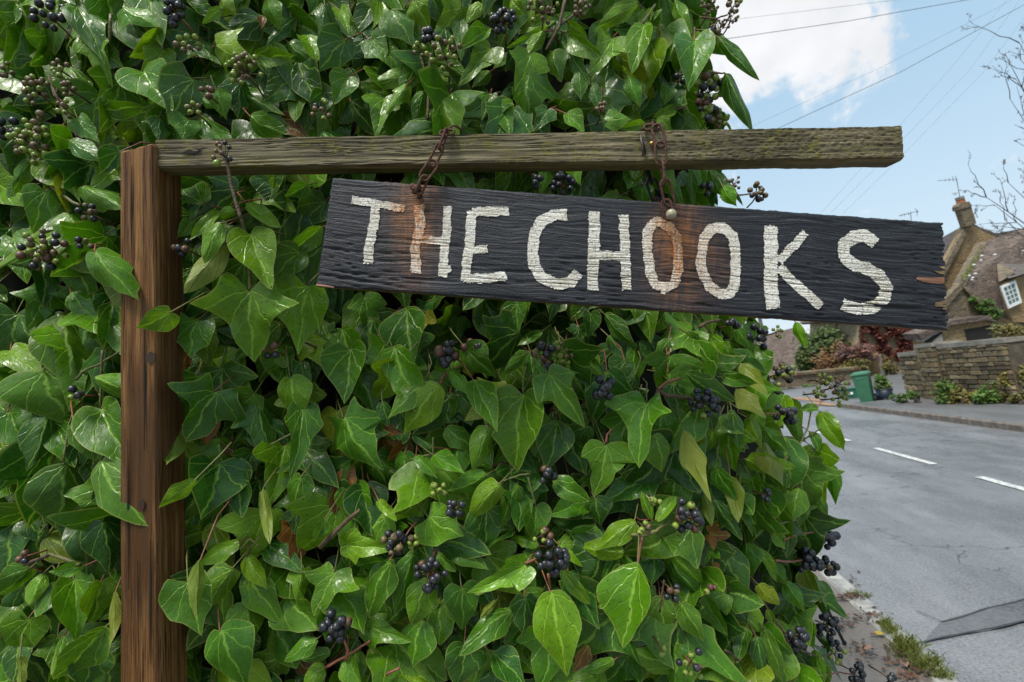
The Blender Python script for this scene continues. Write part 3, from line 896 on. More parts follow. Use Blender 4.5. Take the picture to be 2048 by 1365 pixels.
# post
PD, PT = .74, .066
pf = [(236, 302), (308, 284), (337, 2912), (237, 2912)]
c8 = [at(x, y, PD) for x, y in pf] + [at(x, y, PD) + FWD * PT for x, y in pf]
c8[4] += CUP * .004; c8[5] += CUP * .002
def dpost(p, u, v, w):
    e = .0011 * NZ(p.x * 70, p.y * 4, p.z * 70) + .0008 * NZ(p.x * 200, p.y * 9, p.z * 200)
    q = p.copy()
    eu = min(u, 1 - u); ew = min(w, 1 - w)
    q.z += e if w < .5 else -e
    q.x += .0012 * NZ(p.y * 6, p.z * 30, 3.0)
    if eu < .04 and ew < .04:                      # worn arrises
        q.x += (.0025 if u < .5 else -.0025); q.z += (-.0025 if w < .5 else .0025)
    if v < .001: q.y += .0015 * NZ(p.x * 120, p.z * 120, 9.0) - (.004 if eu < .05 or ew < .05 else 0)
    return q
plank('post', c8, cframe(280, 700, PD), (14, 260, 12), M_post, dpost, sign)
# beam
bf = [(311, 277, .748), (1806, 249, .735), (1811, 319, .735), (311, 337, .748)]
c8 = [at(*q) for q in bf] + [at(*q) + FWD * .042 for q in bf]
MBEAM = cframe(1024, 300, .74, R_(1.0))
knots_b = [(-.20, -.004, .02), (-.41, .01, .012)]
def warp_b(x, y):
    w = y + .006 * NZ(x * 6, y * 20, 4.0)
    for kx, ky, a in knots_b:
        w += a * ((y - ky) / .02) * math.exp(-((x - kx) / .07) ** 2 - ((y - ky) / .018) ** 2) * .8
    return w
def groove_b(x, y):
    w = warp_b(x, y)
    rough = sm(-.1, .5, x)                               # the right end is crumbled by weather
    n = NZ(x * 3.2, w * 300, 1.0)
    g = 1 - sm(0.02, 0.24, abs(n))
    n2 = NZ(x * 9, w * 520, 7.0)
    return -.0012 * g * (1 - .4 * rough) + .0004 * n2 + rough * (.0016 * NZ(x * 150, y * 260, 2.0) + .0008 * NZ(x * 330, y * 420, 5.0))
def dbeam(p, u, v, w):
    q = p.copy()
    ev = min(v, 1 - v); ew = min(w, 1 - w)
    if w < .5: q.z += groove_b(p.x, p.y)
    wob = .0013 * NZ(p.x * 14, v * 3, 2.0) + .0009 * NZ(p.x * 60, v * 2, 8.0)
    q.y += wob * .7 if v < .5 else wob * (.7 + .7 * sm(0, .5, p.x))
    if ev < .03 and ew < .08:
        q.z += -.002 if w < .5 else .002
        q.y += -.0016 if v < .5 else .0016
    if u > .999:
        q.x += -.004 * abs(NZ(p.y * 90, p.z * 60, 2.0)) - (.005 if ev < .08 or ew < .1 else 0)
    return q
beam = plank('cross_beam', c8, MBEAM, (560, 34, 6), M_beam, dbeam, sign)
# dark split and worn notches on the beam
M_knot = Mat('dark_knot_wood', (0.035, 0.016, 0.008), 0.7).m
M_black = Mat('dark_wood_split', (0.008, 0.007, 0.006), 0.9).m
def patch(name, parent, pts, d, m, th=.0006):
    b = MB(); b.prism([at(x, y, d - th) for x, y in pts], FWD * th * 1.5)
    return link(name, b.mesh(name, m), parent)
for kx, ky, rx, ry in ((301, 716, 9, 12), (268, 590, 5, 8), (283, 1010, 6, 11)):
    patch('knot', sign, [(kx + rx * math.cos(a * .628) * (1 + .2 * math.sin(a * 3)), ky + ry * math.sin(a * .628)) for a in range(10)], .7385, M_knot)
for cr in ([(262, 330), (263.5, 420), (262, 520), (260.5, 420)], [(288, 640), (290, 760), (289, 900), (286.5, 780)], [(255, 880), (257, 1000), (256, 1180), (253.8, 1010)], [(300, 1080), (301.8, 1180), (300, 1330), (298.6, 1200)], [(275, 1120), (276.2, 1200), (276, 1290), (274.4, 1200)]):
    patch('drying_crack', sign, cr, .7385, M_black)
patch('split', beam, [(362, 306), (378, 299), (390, 303), (402, 297), (398, 304), (384, 308), (372, 307)], .7465, M_black)

# ---- the board
kpx = .74 / F
BM = cframe(1262, 508, .74, -R_(4.0))
BI = BM.inverted()
def bl(px, py):
    v = BI @ at(px, py, .74)
    return Vector((v.x, v.y))
bt, br_, bb, bl_ = bl(664, 356), bl(1888, 446), bl(1898, 661), bl(632, 573)
knots = [(bl(1030, 478), .030, .07, .022), (bl(1610, 500), .022, .06, .02), (bl(1770, 480), .02, .05, .02), (bl(700, 420), .018, .04, .02)]
def warp(x, y):
    w = y + .007 * NZ(x * 4.0, y * 9, 1.0) + .0022 * NZ(x * 14, y * 30, 3.0)
    for k, a, lx, ly in knots:
        w -= a * .35 * ((y - k.y) / ly) * math.exp(-((x - k.x) / lx) ** 2 - ((y - k.y) / ly) ** 2)
    return w
def groove(x, y):
    w = warp(x, y)
    low = sm(.03, -.05, y)
    n = NZ(x * 3.0, w * 140, 2.0)
    g = (1 - sm(0.0, .085, abs(n))) * sm(-.35, .1, NZ(x * 9, w * 60, 8.0)) * (.3 + .85 * low)
    n2 = NZ(x * 4.0, w * 260, 5.0)
    g2 = (1 - sm(0.0, .12, abs(n2))) * (.12 + .6 * sm(.2, .48, x))
    return max(g, g2)
def bh(x, y):
    return -.0027 * groove(x, y) + .0003 * NZ(x * 12, warp(x, y) * 300, 6.0) + .0003 * NZ(x * 300, y * 400, 6.0)
nail1, nail2 = bl(836, 392), bl(1342, 440)
def paint_mask(M):
    x, y, z = M.xyz()[:3]
    def g(cx, cy, sx, sy, w):
        a = M.ma('DIVIDE', M.ma('SUBTRACT', x, cx), sx); b_ = M.ma('DIVIDE', M.ma('SUBTRACT', y, cy), sy)
        r = M.ma('ADD', M.ma('MULTIPLY', a, a), M.ma('MULTIPLY', b_, b_))
        return M.ma('MULTIPLY', M.ma('EXPONENT', M.ma('MULTIPLY', r, -1.0)), w)
    m = g(nail1.x - .002, nail1.y - .03, .03, .06, 1.5)
    m = M.ma('MAXIMUM', m, g(nail1.x - .002, nail1.y - .085, .03, .06, .5))
    m = M.ma('MAXIMUM', m, g(nail2.x + .012, nail2.y - .03, .034, .05, 1.6))
    m = M.ma('MAXIMUM', m, g(nail2.x + .02, nail2.y - .085, .045, .06, .55))
    m = M.ma('MAXIMUM', m, g(nail2.x + .06, nail2.y - .055, .03, .05, .5))
    drip = M.mr(M.noise(1.0, 4.0, .65, M.map((150, 14, 1))), .32, .68, .35, 1.3)
    return M.ma('MULTIPLY', m, drip)
MBD = Mat('black_painted_board', (0.016, 0.018, 0.022), 0.5, 0.4)
def grainvec(M, sc):
    d_ = M.n('ShaderNodeVectorMath', {0: M.noise(7.0, 2.0, out=1), 1: (0.0, .035, 0.0)}, operation='MULTIPLY').outputs[0]
    return M.map(sc, vec=M.n('ShaderNodeVectorMath', {0: M.coord(), 1: d_}, operation='ADD').outputs[0])
v1 = MBD.noise(1.0, 4.0, 0.6, grainvec(MBD, (9, 330, 330)))
v2 = MBD.noise(520.0, 3.0, 0.7)
v3 = MBD.noise(1.0, 5.0, 0.6, MBD.map((5, 90, 90), (1, 2, 3)))
cb = MBD.ramp(MBD.ma('ADD', MBD.ma('MULTIPLY', v1, .6), MBD.ma('MULTIPLY', v2, .4)), [(.38, (0.005, 0.0055, 0.0075)), (.52, (0.016, 0.018, 0.023)), (.66, (0.085, 0.092, 0.105))])
cb = MBD.mix(MBD.mr(v3, .58, .72, 0, .45), cb, (0.045, 0.04, 0.034))
pm = paint_mask(MBD)
pmn = MBD.ma('MULTIPLY', pm, MBD.mr(MBD.noise(60.0, 5.0), .3, .6, .55, 1.1), 0, True)
cb = MBD.mix(MBD.ma('MULTIPLY', pmn, .95), cb, MBD.mix(MBD.mr(v1, .35, .65), (0.04, 0.018, 0.008), (0.3, 0.115, 0.035)))
MBD.set('Base Color', cb)
MBD.set('Roughness', MBD.mr(v2, .3, .7, .38, .62))
MBD.set('Normal', MBD.bump(MBD.ma('ADD', v1, MBD.ma('MULTIPLY', v2, .5)), .8, .0022))
M_rawedge = wood_mat('bare_board_edge', (0.07, 0.04, 0.02), (0.2, 0.12, 0.06), (0.34, 0.22, 0.12), 'X', rough=.75)

board = thing('sign_board', at(1262, 655, .75), 'long black painted board lettered THE CHOOKS, hanging crooked from rusty chains', 'sign board')
nu, nv = 470, 84
vs, fs = [], []
def bpos(u, v):
    t = bt.lerp(br_, u); b_ = bl_.lerp(bb, u)
    p = t.lerp(b_, v)
    if u > .985:
        rag = .0035 * NZ(v * 46, 1.7, 3.0) + .003 * NZ(v * 17, 4.2, 1.0) + .0015 * NZ(v * 120, 4.2, 1.0)
        if v > .55: rag += .003 * NZ(v * 60, 9.0, 2.0)
        p.x += rag * (u - .985) / .015
    if u < .008: p.x += .0012 * NZ(v * 20, 7.7, 3.0) * (1 - u / .008)
    if v < .02: p.y += (.0012 * NZ(u * 60, 2.2, 3.0) + .0007 * NZ(u * 210, 2.2, 3.0)) * (1 - v / .02)
    if v > .98: p.y += (.0013 * NZ(u * 40, 8.2, 3.0) + .0008 * NZ(u * 190, 8.2, 3.0)) * (v - .98) / .02 - .004 * math.sin(u * math.pi) * (v - .98) / .02 * 0
    return p
for j in range(nv + 1):
    for i in range(nu + 1):
        p = bpos(i / nu, j / nv)
        e = .002 if (i in (0, nu) or j in (0, nv)) else 0
        vs.append(Vector((p.x, p.y, bh(p.x, p.y) - e)))
for j in range(nv):
    for i in range(nu):
        a = j * (nu + 1) + i
        fs.append((a, a + nu + 1, a + nu + 2, a + 1))
loop = [i for i in range(nu + 1)] + [j * (nu + 1) + nu for j in range(1, nv + 1)] + [nv * (nu + 1) + i for i in range(nu - 1, -1, -1)] + [j * (nu + 1) for j in range(nv - 1, 0, -1)]
nl = len(loop); b0 = len(vs)
for k in loop:
    vs.append(Vector((vs[k].x, vs[k].y, -.021)))
for k in range(nl):
    fs.append((loop[k], loop[(k + 1) % nl], b0 + (k + 1) % nl, b0 + k))
fs.append([b0 + k for k in range(nl)])
me = mesh('plank', vs, fs, MBD.m, True)
me.materials.append(M_rawedge)
mi = [0] * len(fs)
for k in range(nl):
    mi[nu * nv + k] = 1
me.polygons.foreach_set('material_index', mi)
link('plank', me, board, mw=BM)
# bare split wood at the broken right end
def sliver(pts, m, z=.0008):
    q = [bl(*p) for p in pts]
    b = MB(); b.prism([Vector((a.x, a.y, z)) for a in q], (0, 0, -.003))
    link('bare_splinter', b.mesh('bare_splinter', m), board, mw=BM)
M_spl = wood_mat('fresh_split_wood', (0.12, 0.05, 0.028), (0.3, 0.15, 0.095), (0.42, 0.25, 0.17), 'X', sc=1.5)
M_spl2 = wood_mat('pale_split_wood', (0.14, 0.09, 0.045), (0.3, 0.21, 0.11), (0.45, 0.35, 0.2), 'X', sc=1.5)
sliver([(1833, 559), (1836, 554.5), (1862, 556), (1888, 554.5), (1888, 567), (1878, 568.5), (1858, 566), (1843, 563.5)], M_spl)
sliver([(1866, 542), (1880, 544), (1888, 541), (1888, 549), (1880, 548.5)], M_spl2)
sliver([(1878, 534), (1889, 533), (1889, 539.5), (1884, 538)], M_spl2)
sliver([(1870, 606), (1892, 601), (1892, 606.5), (1882, 609), (1892, 611), (1892, 614.5), (1871, 613)], M_spl2)
sliver([(1884, 617), (1893, 615.5), (1893, 620), (1886, 620)], M_spl2)
sliver([(633, 566.5), (650, 570.5), (668, 573.5), (668, 576), (633, 572)], M_spl)

# ---- lettering: real paint film that follows the grain and is worn away in it
MP = Mat('white_letter_paint', (0.6, 0.59, 0.54), 0.55, 0.4)
n1 = MP.noise(26.0, 4.0); n2 = MP.noise(330.0, 4.0, .7); n3 = MP.noise(130.0, 4.0, .6)
cp = MP.mix(MP.mr(n1, .35, .65), (0.66, 0.61, 0.5), (0.79, 0.76, 0.68))
cp = MP.mix(MP.mr(n2, .53, .66, 0, .85), cp, (0.14, 0.125, 0.09))
cp = MP.mix(MP.mr(n3, .58, .74, 0, .55), cp, (0.22, 0.2, 0.13))
pm = MP.ma('MULTIPLY', paint_mask(MP), MP.mr(MP.noise(200.0, 4.0), .3, .7, .6, 1.5), 0, True)
cp = MP.mix(MP.ma('MULTIPLY', pm, .95), cp, MP.mix(MP.mr(n2, .4, .62), (0.6, 0.27, 0.085), (0.26, 0.08, 0.02)))
gv = MP.noise(1.0, 4.0, .6, grainvec(MP, (9, 330, 330)))
cp = MP.mix(MP.mr(gv, .3, .4, .55, 0), cp, (0.06, 0.055, 0.045))
MP.set('Base Color', cp)
MP.set('Normal', MP.bump(MP.ma('ADD', n2, gv), .6, .0016))
LET = [
 ('T', [([(706, 400), (730, 404), (760, 409), (808, 418)], 15), ([(752, 408), (749, 445), (740, 482), (736, 526)], 19)]),
 ('H', [([(838, 413), (841, 450), (831, 494), (832, 544)], 20), ([(895, 415), (894, 461), (888, 505), (885, 553)], 17), ([(888, 540), (900, 538)], 12), ([(838, 479), (888, 483)], 15)]),
 ('E', [([(943, 425), (941, 475), (933, 532), (931, 560)], 19), ([(946, 424), (1015, 423)], 18), ([(944, 501), (973, 498)], 15), ([(930, 556), (976, 558), (1010, 551)], 18)]),
 ('C', [([(1131, 430), (1106, 431), (1081, 445), (1069, 470), (1065, 504), (1068, 532), (1083, 555), (1113, 569), (1142, 565), (1155, 548)], 22)]),
 ('H', [([(1189, 426), (1188, 475), (1186, 523), (1185, 578)], 22), ([(1247, 434), (1249, 475), (1251, 532), (1253, 578)], 19), ([(1188, 510), (1252, 513)], 18)]),
 ('O', [([(1308, 446), (1296, 463), (1294, 491), (1297, 520), (1301, 546), (1310, 569), (1329, 577), (1348, 567), (1356, 541), (1356, 505), (1352, 474), (1338, 454), (1320, 445), (1308, 446)], 19), ([(1326, 580), (1325, 588)], 10)]),
 ('O', [([(1419, 461), (1408, 479), (1405, 502), (1401, 527), (1406, 549), (1419, 572), (1440, 589), (1461, 587), (1470, 564), (1471, 532), (1470, 498), (1465, 474), (1449, 458), (1433, 455), (1419, 461)], 20)]),
 ('K', [([(1541, 455), (1541, 523), (1541, 574), (1546, 614)], 27), ([(1609, 467), (1559, 522)], 17), ([(1559, 536), (1592, 570), (1640, 612)], 19)]),
 ('S', [([(1748, 486), (1732, 473), (1707, 474), (1687, 490), (1687, 512), (1703, 529), (1732, 537), (1758, 551), (1773, 574), (1767, 598), (1746, 615), (1715, 619), (1688, 610)], 24)]),
]
cell = .00056
for li, (ch_, strokes) in enumerate(LET):
    segs = []
    for pts, w in strokes:
        q = [bl(*p) for p in pts]
        for si, (a, c) in enumerate(zip(q[:-1], q[1:])):
            segs.append((a, c, w * 1.0 * kpx / 2, si == 0 and pts[0] != pts[-1], si == len(q) - 2 and pts[0] != pts[-1]))
    x0 = min(min(a.x, c.x) - r for a, c, r, _0, _1 in segs) - .003; x1 = max(max(a.x, c.x) + r for a, c, r, _0, _1 in segs) + .003
    y0 = min(min(a.y, c.y) - r for a, c, r, _0, _1 in segs) - .003; y1 = max(max(a.y, c.y) + r for a, c, r, _0, _1 in segs) + .003
    nx, ny = int((x1 - x0) / cell) + 1, int((y1 - y0) / cell) + 1
    vid = {}; vs = []; fs = []
    def lv(i, j):
        if (i, j) not in vid:
            x = x0 + i * cell; y = y0 + j * cell
            vid[(i, j)] = len(vs); vs.append((x, y, bh(x, y) + .0009))
        return vid[(i, j)]
    for j in range(ny):
        for i in range(nx):
            x = x0 + (i + .5) * cell; y = y0 + (j + .5) * cell
            d = 9.0
            p = Vector((x, y))
            for a, c, r, s0, s1 in segs:
                ab = c - a; tr = (p - a).dot(ab) / max(1e-12, ab.length_squared); t = max(0, min(1, tr))
                if (tr < 0 and s0) or (tr > 1 and s1):          # blunt brush ends
                    over = (-tr if tr < 0 else tr - 1) * ab.length
                    dd = max((p - a - ab * tr).length - r, over - .25 * r)
                else:
                    dd = (p - a - ab * t).length - r
                d = min(d, dd)
            if d > .0022: continue
            g = groove(x, y)
            d += .0019 * NZ(x * 95, y * 95, li) + .0013 * NZ(x * 420, y * 420, li + 3) + .0008 * NZ(x * 14, y * 260, li + 5)
            if d > 0: continue
            if g > .95 and NZ(x * 40, y * 90, 11.0) > -.35: continue         # paint gone from the grain
            if NZ(x * 520, y * 620, 4.0) > .5: continue                      # flaked specks
            fs.append((lv(i, j), lv(i + 1, j), lv(i + 1, j + 1), lv(i, j + 1)))
    link('letter', mesh('letter', vs, fs, MP.m, True), board, mw=BM)

# ---- chains
MR = Mat('rusty_iron', (0.1, 0.045, 0.028), 0.75, 0.3, 0.25)
r1 = MR.noise(260.0, 5.0, .65)
MR.set('Base Color', MR.ramp(r1, [(.3, (0.028, 0.016, 0.012)), (.5, (0.085, 0.04, 0.028)), (.7, (0.17, 0.085, 0.055))]))
MR.set('Normal', MR.bump(r1, .8, .0015))
MDK = Mat('dark_iron', (0.02, 0.016, 0.015), 0.6, 0.4, 0.4)
MDK.set('Normal', MDK.bump(MDK.noise(260.0, 4.0), .6, .0012))
def chain_link(parent, a, c, w, d0, d1, edge=False, wire=5.4, tilt=0.0, m=None):
    """a long oval of bent wire from pixel a to pixel c"""
    A = at(a[0], a[1], d0); B = at(c[0], c[1], d1)
    ax = (B - A); L = ax.length; ax.normalize()
    nrm = -FWD; nrm = (nrm - ax * nrm.dot(ax)).normalized()
    sd = ax.cross(nrm)
    ang = R_(82) if edge else tilt
    sd2 = sd * math.cos(ang) + nrm * math.sin(ang)
    hw = w * d0 / F / 2; r = wire * d0 / F / 2
    pts = []
    st = max(0.0, L / 2 - hw)
    mid = (A + B) / 2
    for k in range(9):
        t = math.pi * k / 8
        pts.append(mid + ax * (st + math.sin(t) * hw * 1.0) + sd2 * (math.cos(t) * hw))
    for k in range(9):
        t = math.pi * k / 8
        pts.append(mid - ax * (st + math.sin(t) * hw * 1.0) - sd2 * (math.cos(t) * hw))
    pts.append(pts[0].copy())
    b = MB(); b.tube(pts, r, 8, caps=False)
    return link('link', b.mesh('link', m or MR.m, True), parent)
c1t = thing('hanging_chain', at(836, 392, .735), 'short rusty chain looped over the beam, holding the left end of the sign board', 'chain')
b = MB()
b.tube([at(922, 268, .78), at(921, 259, .765), at(913, 253, .752), at(905, 252, .745), at(897, 258, .738), at(892, 266, .733)], 2.3 * .74 / F, 8)
link('link', b.mesh('link', MR.m, True), c1t)
chain_link(c1t, (880, 268), (908, 264), 12, .733, .737, tilt=.3)
chain_link(c1t, (894, 259), (880, 300), 15, .730, .7285, edge=True)
chain_link(c1t, (883, 288), (862, 332), 15, .7285, .7275, tilt=.25)
chain_link(c1t, (871, 322), (844, 360), 21, .727, .727)
chain_link(c1t, (852, 352), (836, 388), 13, .727, .728, tilt=.4)
b = MB()
b.ball(at(831, 378, .731), .0068, 8, 6); b.ball(at(826, 374, .731), .0052, 7, 5); b.ball(at(837, 376, .730), .005, 7, 5); b.ball(at(829, 383, .731), .005, 7, 5)
link('nail_head', b.mesh('nail_head', MR.m, True), c1t)
b = MB()
b.tube([at(834, 376, .732), at(840, 380, .7315), at(843, 388, .7315), at(842, 396, .733), at(836, 396, .735)], 2.4 * .74 / F, 8)
link('bent_nail', b.mesh('bent_nail', MDK.m, True), c1t)

c2t = thing('hanging_chain', at(1340, 430, .735), 'rusty chain with a pale ball-headed nail, holding the middle of the sign board', 'chain')
b = MB(); b.tube([at(1284, 262, .765), at(1290, 254, .75), at(1298, 249, .742), at(1305, 244, .745), at(1304, 254, .735)], 2.0 * .74 / F, 7); link('link', b.mesh('link', MR.m, True), c2t)
chain_link(c2t, (1288, 255), (1318, 256), 13, .735, .733, tilt=.35)
chain_link(c2t, (1312, 249), (1323, 295), 20, .728, .7235, tilt=-.15)
chain_link(c2t, (1320, 284), (1323, 332), 21, .7225, .7225)
chain_link(c2t, (1324, 324), (1328, 372), 20, .7225, .723, edge=True)
chain_link(c2t, (1329, 360), (1341, 414), 20, .723, .728)
chain_link(c2t, (1330, 400), (1340, 440), 19, .727, .7275, tilt=-.5)
chain_link(c2t, (1294, 336), (1305, 366), 15, .79, .785, edge=True, wire=5, m=MDK.m)
chain_link(c2t, (1302, 358), (1316, 404), 21, .785, .78, wire=5, m=MDK.m)
chain_link(c2t, (1310, 396), (1322, 404), 9, .78, .775, wire=5, tilt=.6)
chain_link(c2t, (1316, 400), (1326, 440), 18, .775, .775, wire=5, m=MDK.m)
chain_link(c2t, (1284, 264), (1294, 340), 16, .79, .79, wire=5, m=MDK.m)
MBALL = Mat('pale_ball_metal', (0.42, 0.39, 0.27), 0.42, 0.5, 0.15)
rb = MBALL.noise(400.0, 4.0)
MBALL.set('Base Color', MBALL.mix(MBALL.mr(rb, .4, .7), (0.4, 0.37, 0.25), (0.2, 0.18, 0.11)))
MBALL.set('Roughness', MBALL.mr(rb, .3, .7, .3, .55))
b = MB(); b.ball(at(1342.5, 429, .722), 10.5 * .722 / F, 20, 14); b.tube([at(1342.5, 430, .724), at(1341, 431, .745)], .0022, 8)
link('ball_nail', b.mesh('ball_nail', MBALL.m, True), c2t)
# staple, brass tack and small debris on the beam
b = MB(); b.tube([at(1282, 276, .74), at(1281, 272, .7345), at(1284, 290, .7335), at(1287, 312, .734)], 2.6 * .74 / F, 7)
st_ = thing('iron_staple', at(1284, 312, .737), 'small grey iron staple driven into the beam left of the right chain', 'staple')
link('prong', b.mesh('prong', quick('grey_iron', (0.09, 0.075, 0.065), 0.6, 0.4, 90.0, metal=.4), True), st_)
b = MB(); b.tube([at(1286, 277, .7355), at(1288, 292, .735), at(1291, 308, .7355)], 1.4 * .74 / F, 6); link('prong', b.mesh('prong', MDK.m, True), st_)
M_brass = Mat('brass', (0.45, 0.3, 0.1), 0.4, .5, .7).m
tk = thing('brass_tack', at(1305, 287, .735), 'tiny brass tack in the beam behind the right chain', 'tack')
b = MB(); b.ball(at(1304, 287, .7345), .0034, 8, 6, 0, (1.4, 1, .9)); link('head', b.mesh('head', M_brass, True), tk)
b = MB(); b.tube([at(1304, 287, .735), at(1306, 287, .744)], .001, 5); link('shank', b.mesh('shank', M_brass), tk)
# ================================================================== THE IVY
# edge of the hedge towards the road, as seen from the eye
EDGE = [(-400, 1430), (0, 1436), (100, 1440), (240, 1432), (400, 1440), (640, 1515), (760, 1555), (850, 1600), (950, 1632), (1050, 1640), (1150, 1632), (1250, 1640), (1365, 1668), (1500, 1690), (1800, 1700)]
def edge(py):
    for (a, x), (c, y) in zip(EDGE[:-1], EDGE[1:]):
        if a <= py <= c:
            return x + (y - x) * (py - a) / (c - a)
    return EDGE[-1][1] if py > 0 else EDGE[0][1]
def dsurf(px, py):
    d = .865 + .05 * sm(420, 120, py) - .035 * sm(800, 1150, py)
    d += .095 * sm(560, 680, px) * sm(1640, 1300, px) * sm(300, 380, py) * sm(800, 660, py)
    d -= .045 * sm(330, 60, abs(px - 300))
    d += .022 * NZ(px / 170, py / 170, 3.3)
    t = (px - (edge(py) - 330)) / 330
    if t > 0:
        d += .34 * (1 - math.sqrt(max(0.0, 1 - min(1, t) ** 2)))
    return d

# ---- leaf shapes: half outlines (x, y), petiole at the origin, tip at y = 1
HALF = {
 'B': [(0, 0.03), (.11, -.05), (.27, -.07), (.42, .03), (.5, .2), (.47, .38), (.36, .56), (.22, .73), (.1, .88), (0, 1)],
 'A': [(0, 0.04), (.12, -.05), (.3, -.08), (.43, .0), (.55, .14), (.66, .3), (.5, .35), (.37, .41), (.31, .52), (.25, .66), (.13, .85), (0, 1)],
 'P': [(0, 0.05), (.12, -.08), (.32, -.17), (.4, -.08), (.45, .04), (.62, .14), (.8, .28), (.56, .35), (.38, .41), (.31, .54), (.2, .76), (0, 1)],
 'C': [(0, 0), (.08, .0), (.22, .07), (.36, .21), (.42, .36), (.37, .52), (.26, .69), (.12, .87), (0, 1)],
 'D': [(0, 0), (.07, .02), (.18, .12), (.27, .28), (.3, .42), (.26, .58), (.17, .76), (.07, .91), (0, 1)],
}
WID = {'B': 1.0, 'A': 1.32, 'P': 1.6, 'C': .84, 'D': .6}
def catmull(pts, n):
    out = []
    P_ = [pts[0]] + list(pts) + [pts[-1]]
    segs = len(pts) - 1
    for k in range(n):
        t = k / n * segs
        i = int(t); f = t - i
        p0, p1, p2, p3 = P_[i], P_[i + 1], P_[i + 2], P_[min(i + 3, len(P_) - 1)]
        out.append(tuple(.5 * (2 * p1[a] + (p2[a] - p0[a]) * f + (2 * p0[a] - 5 * p1[a] + 4 * p2[a] - p3[a]) * f * f + (3 * p1[a] - p0[a] - 3 * p2[a] + p3[a]) * f ** 3) for a in (0, 1)))
    return out
def leaf_geo(kind, seed):
    rng = random.Random(seed * 7 + ord(kind))
    half = HALF[kind]
    n = 2 * (len(half) - 1)
    a1, a2 = rng.uniform(.8, 1.16), rng.uniform(.8, 1.16)
    sk = rng.uniform(-.28, .28)
    half = [(max(0, x + (rng.gauss(0, .022) if 0 < i < len(half) - 1 else 0)), y + (rng.gauss(0, .022) if 0 < i < len(half) - 1 else 0)) for i, (x, y) in enumerate(half)]
    right = [(x * a1 * (1 + .05 * math.sin(5 * y + seed)), y) for x, y in catmull(half, n)]
    left = [(-x * a2 * (1 + .05 * math.sin(4 * y + seed * 2)), y) for x, y in catmull(half, n)]
    out = right + [(0, 1.0)] + left[:0:-1]
    fold = rng.choice((-1, 1, 1)) * rng.uniform(.1, .55); droop = rng.uniform(.1, .6); wav = rng.uniform(.035, .11); ph = rng.uniform(0, 6); cup = rng.uniform(-.35, .5)
    def z(x, y, r):
        ax = abs(x)
        zz = fold * ax - droop * max(0, y - .15) ** 2 - cup * ax * ax * 1.6
        zz += wav * r * math.sin(y * 8 + (2.2 if x > 0 else 0) + ph) * min(1, ax * 3.2)
        zz += -.06 * math.exp(-((ax - .06) / .05) ** 2) * 0
        return zz
    c = (0.0, .36)
    rings = (.38, .72, 1.0)
    vs = [(c[0], c[1], z(0, c[1], 0))]; uv = [c]; rim = [0.0]
    N = len(out)
    for r in rings:
        for (x, y) in out:
            X = c[0] + (x - c[0]) * r; Y = c[1] + (y - c[1]) * r
            X += sk * max(0, Y) ** 2 * .5
            vs.append((X, Y, z(X, Y, r))); uv.append((X - sk * max(0, Y) ** 2 * .5, Y)); rim.append(r)
    fs = [(0, 1 + i, 1 + (i + 1) % N) for i in range(N)]
    for k in range(len(rings) - 1):
        for i in range(N):
            a = 1 + k * N + i; b_ = 1 + k * N + (i + 1) % N
            fs.append((a, a + N, b_ + N, b_))
    return vs, fs, uv, rim
def leaf_attrs(me, uv, rim, tone=None):
    ul = me.uv_layers.new(name='leaf')
    idx = [0] * len(me.loops); me.loops.foreach_get('vertex_index', idx)
    flat = []
    for i in idx: flat += uv[i]
    ul.data.foreach_set('uv', flat)
    at_ = me.attributes.new('rim', 'FLOAT', 'POINT'); at_.data.foreach_set('value', rim)
    if tone:
        t_ = me.attributes.new('tone', 'FLOAT_COLOR', 'POINT')
        fl = []
        for c in tone: fl += c
        t_.data.foreach_set('color', fl)
    me.polygons.foreach_set('use_smooth', [True] * len(me.polygons))

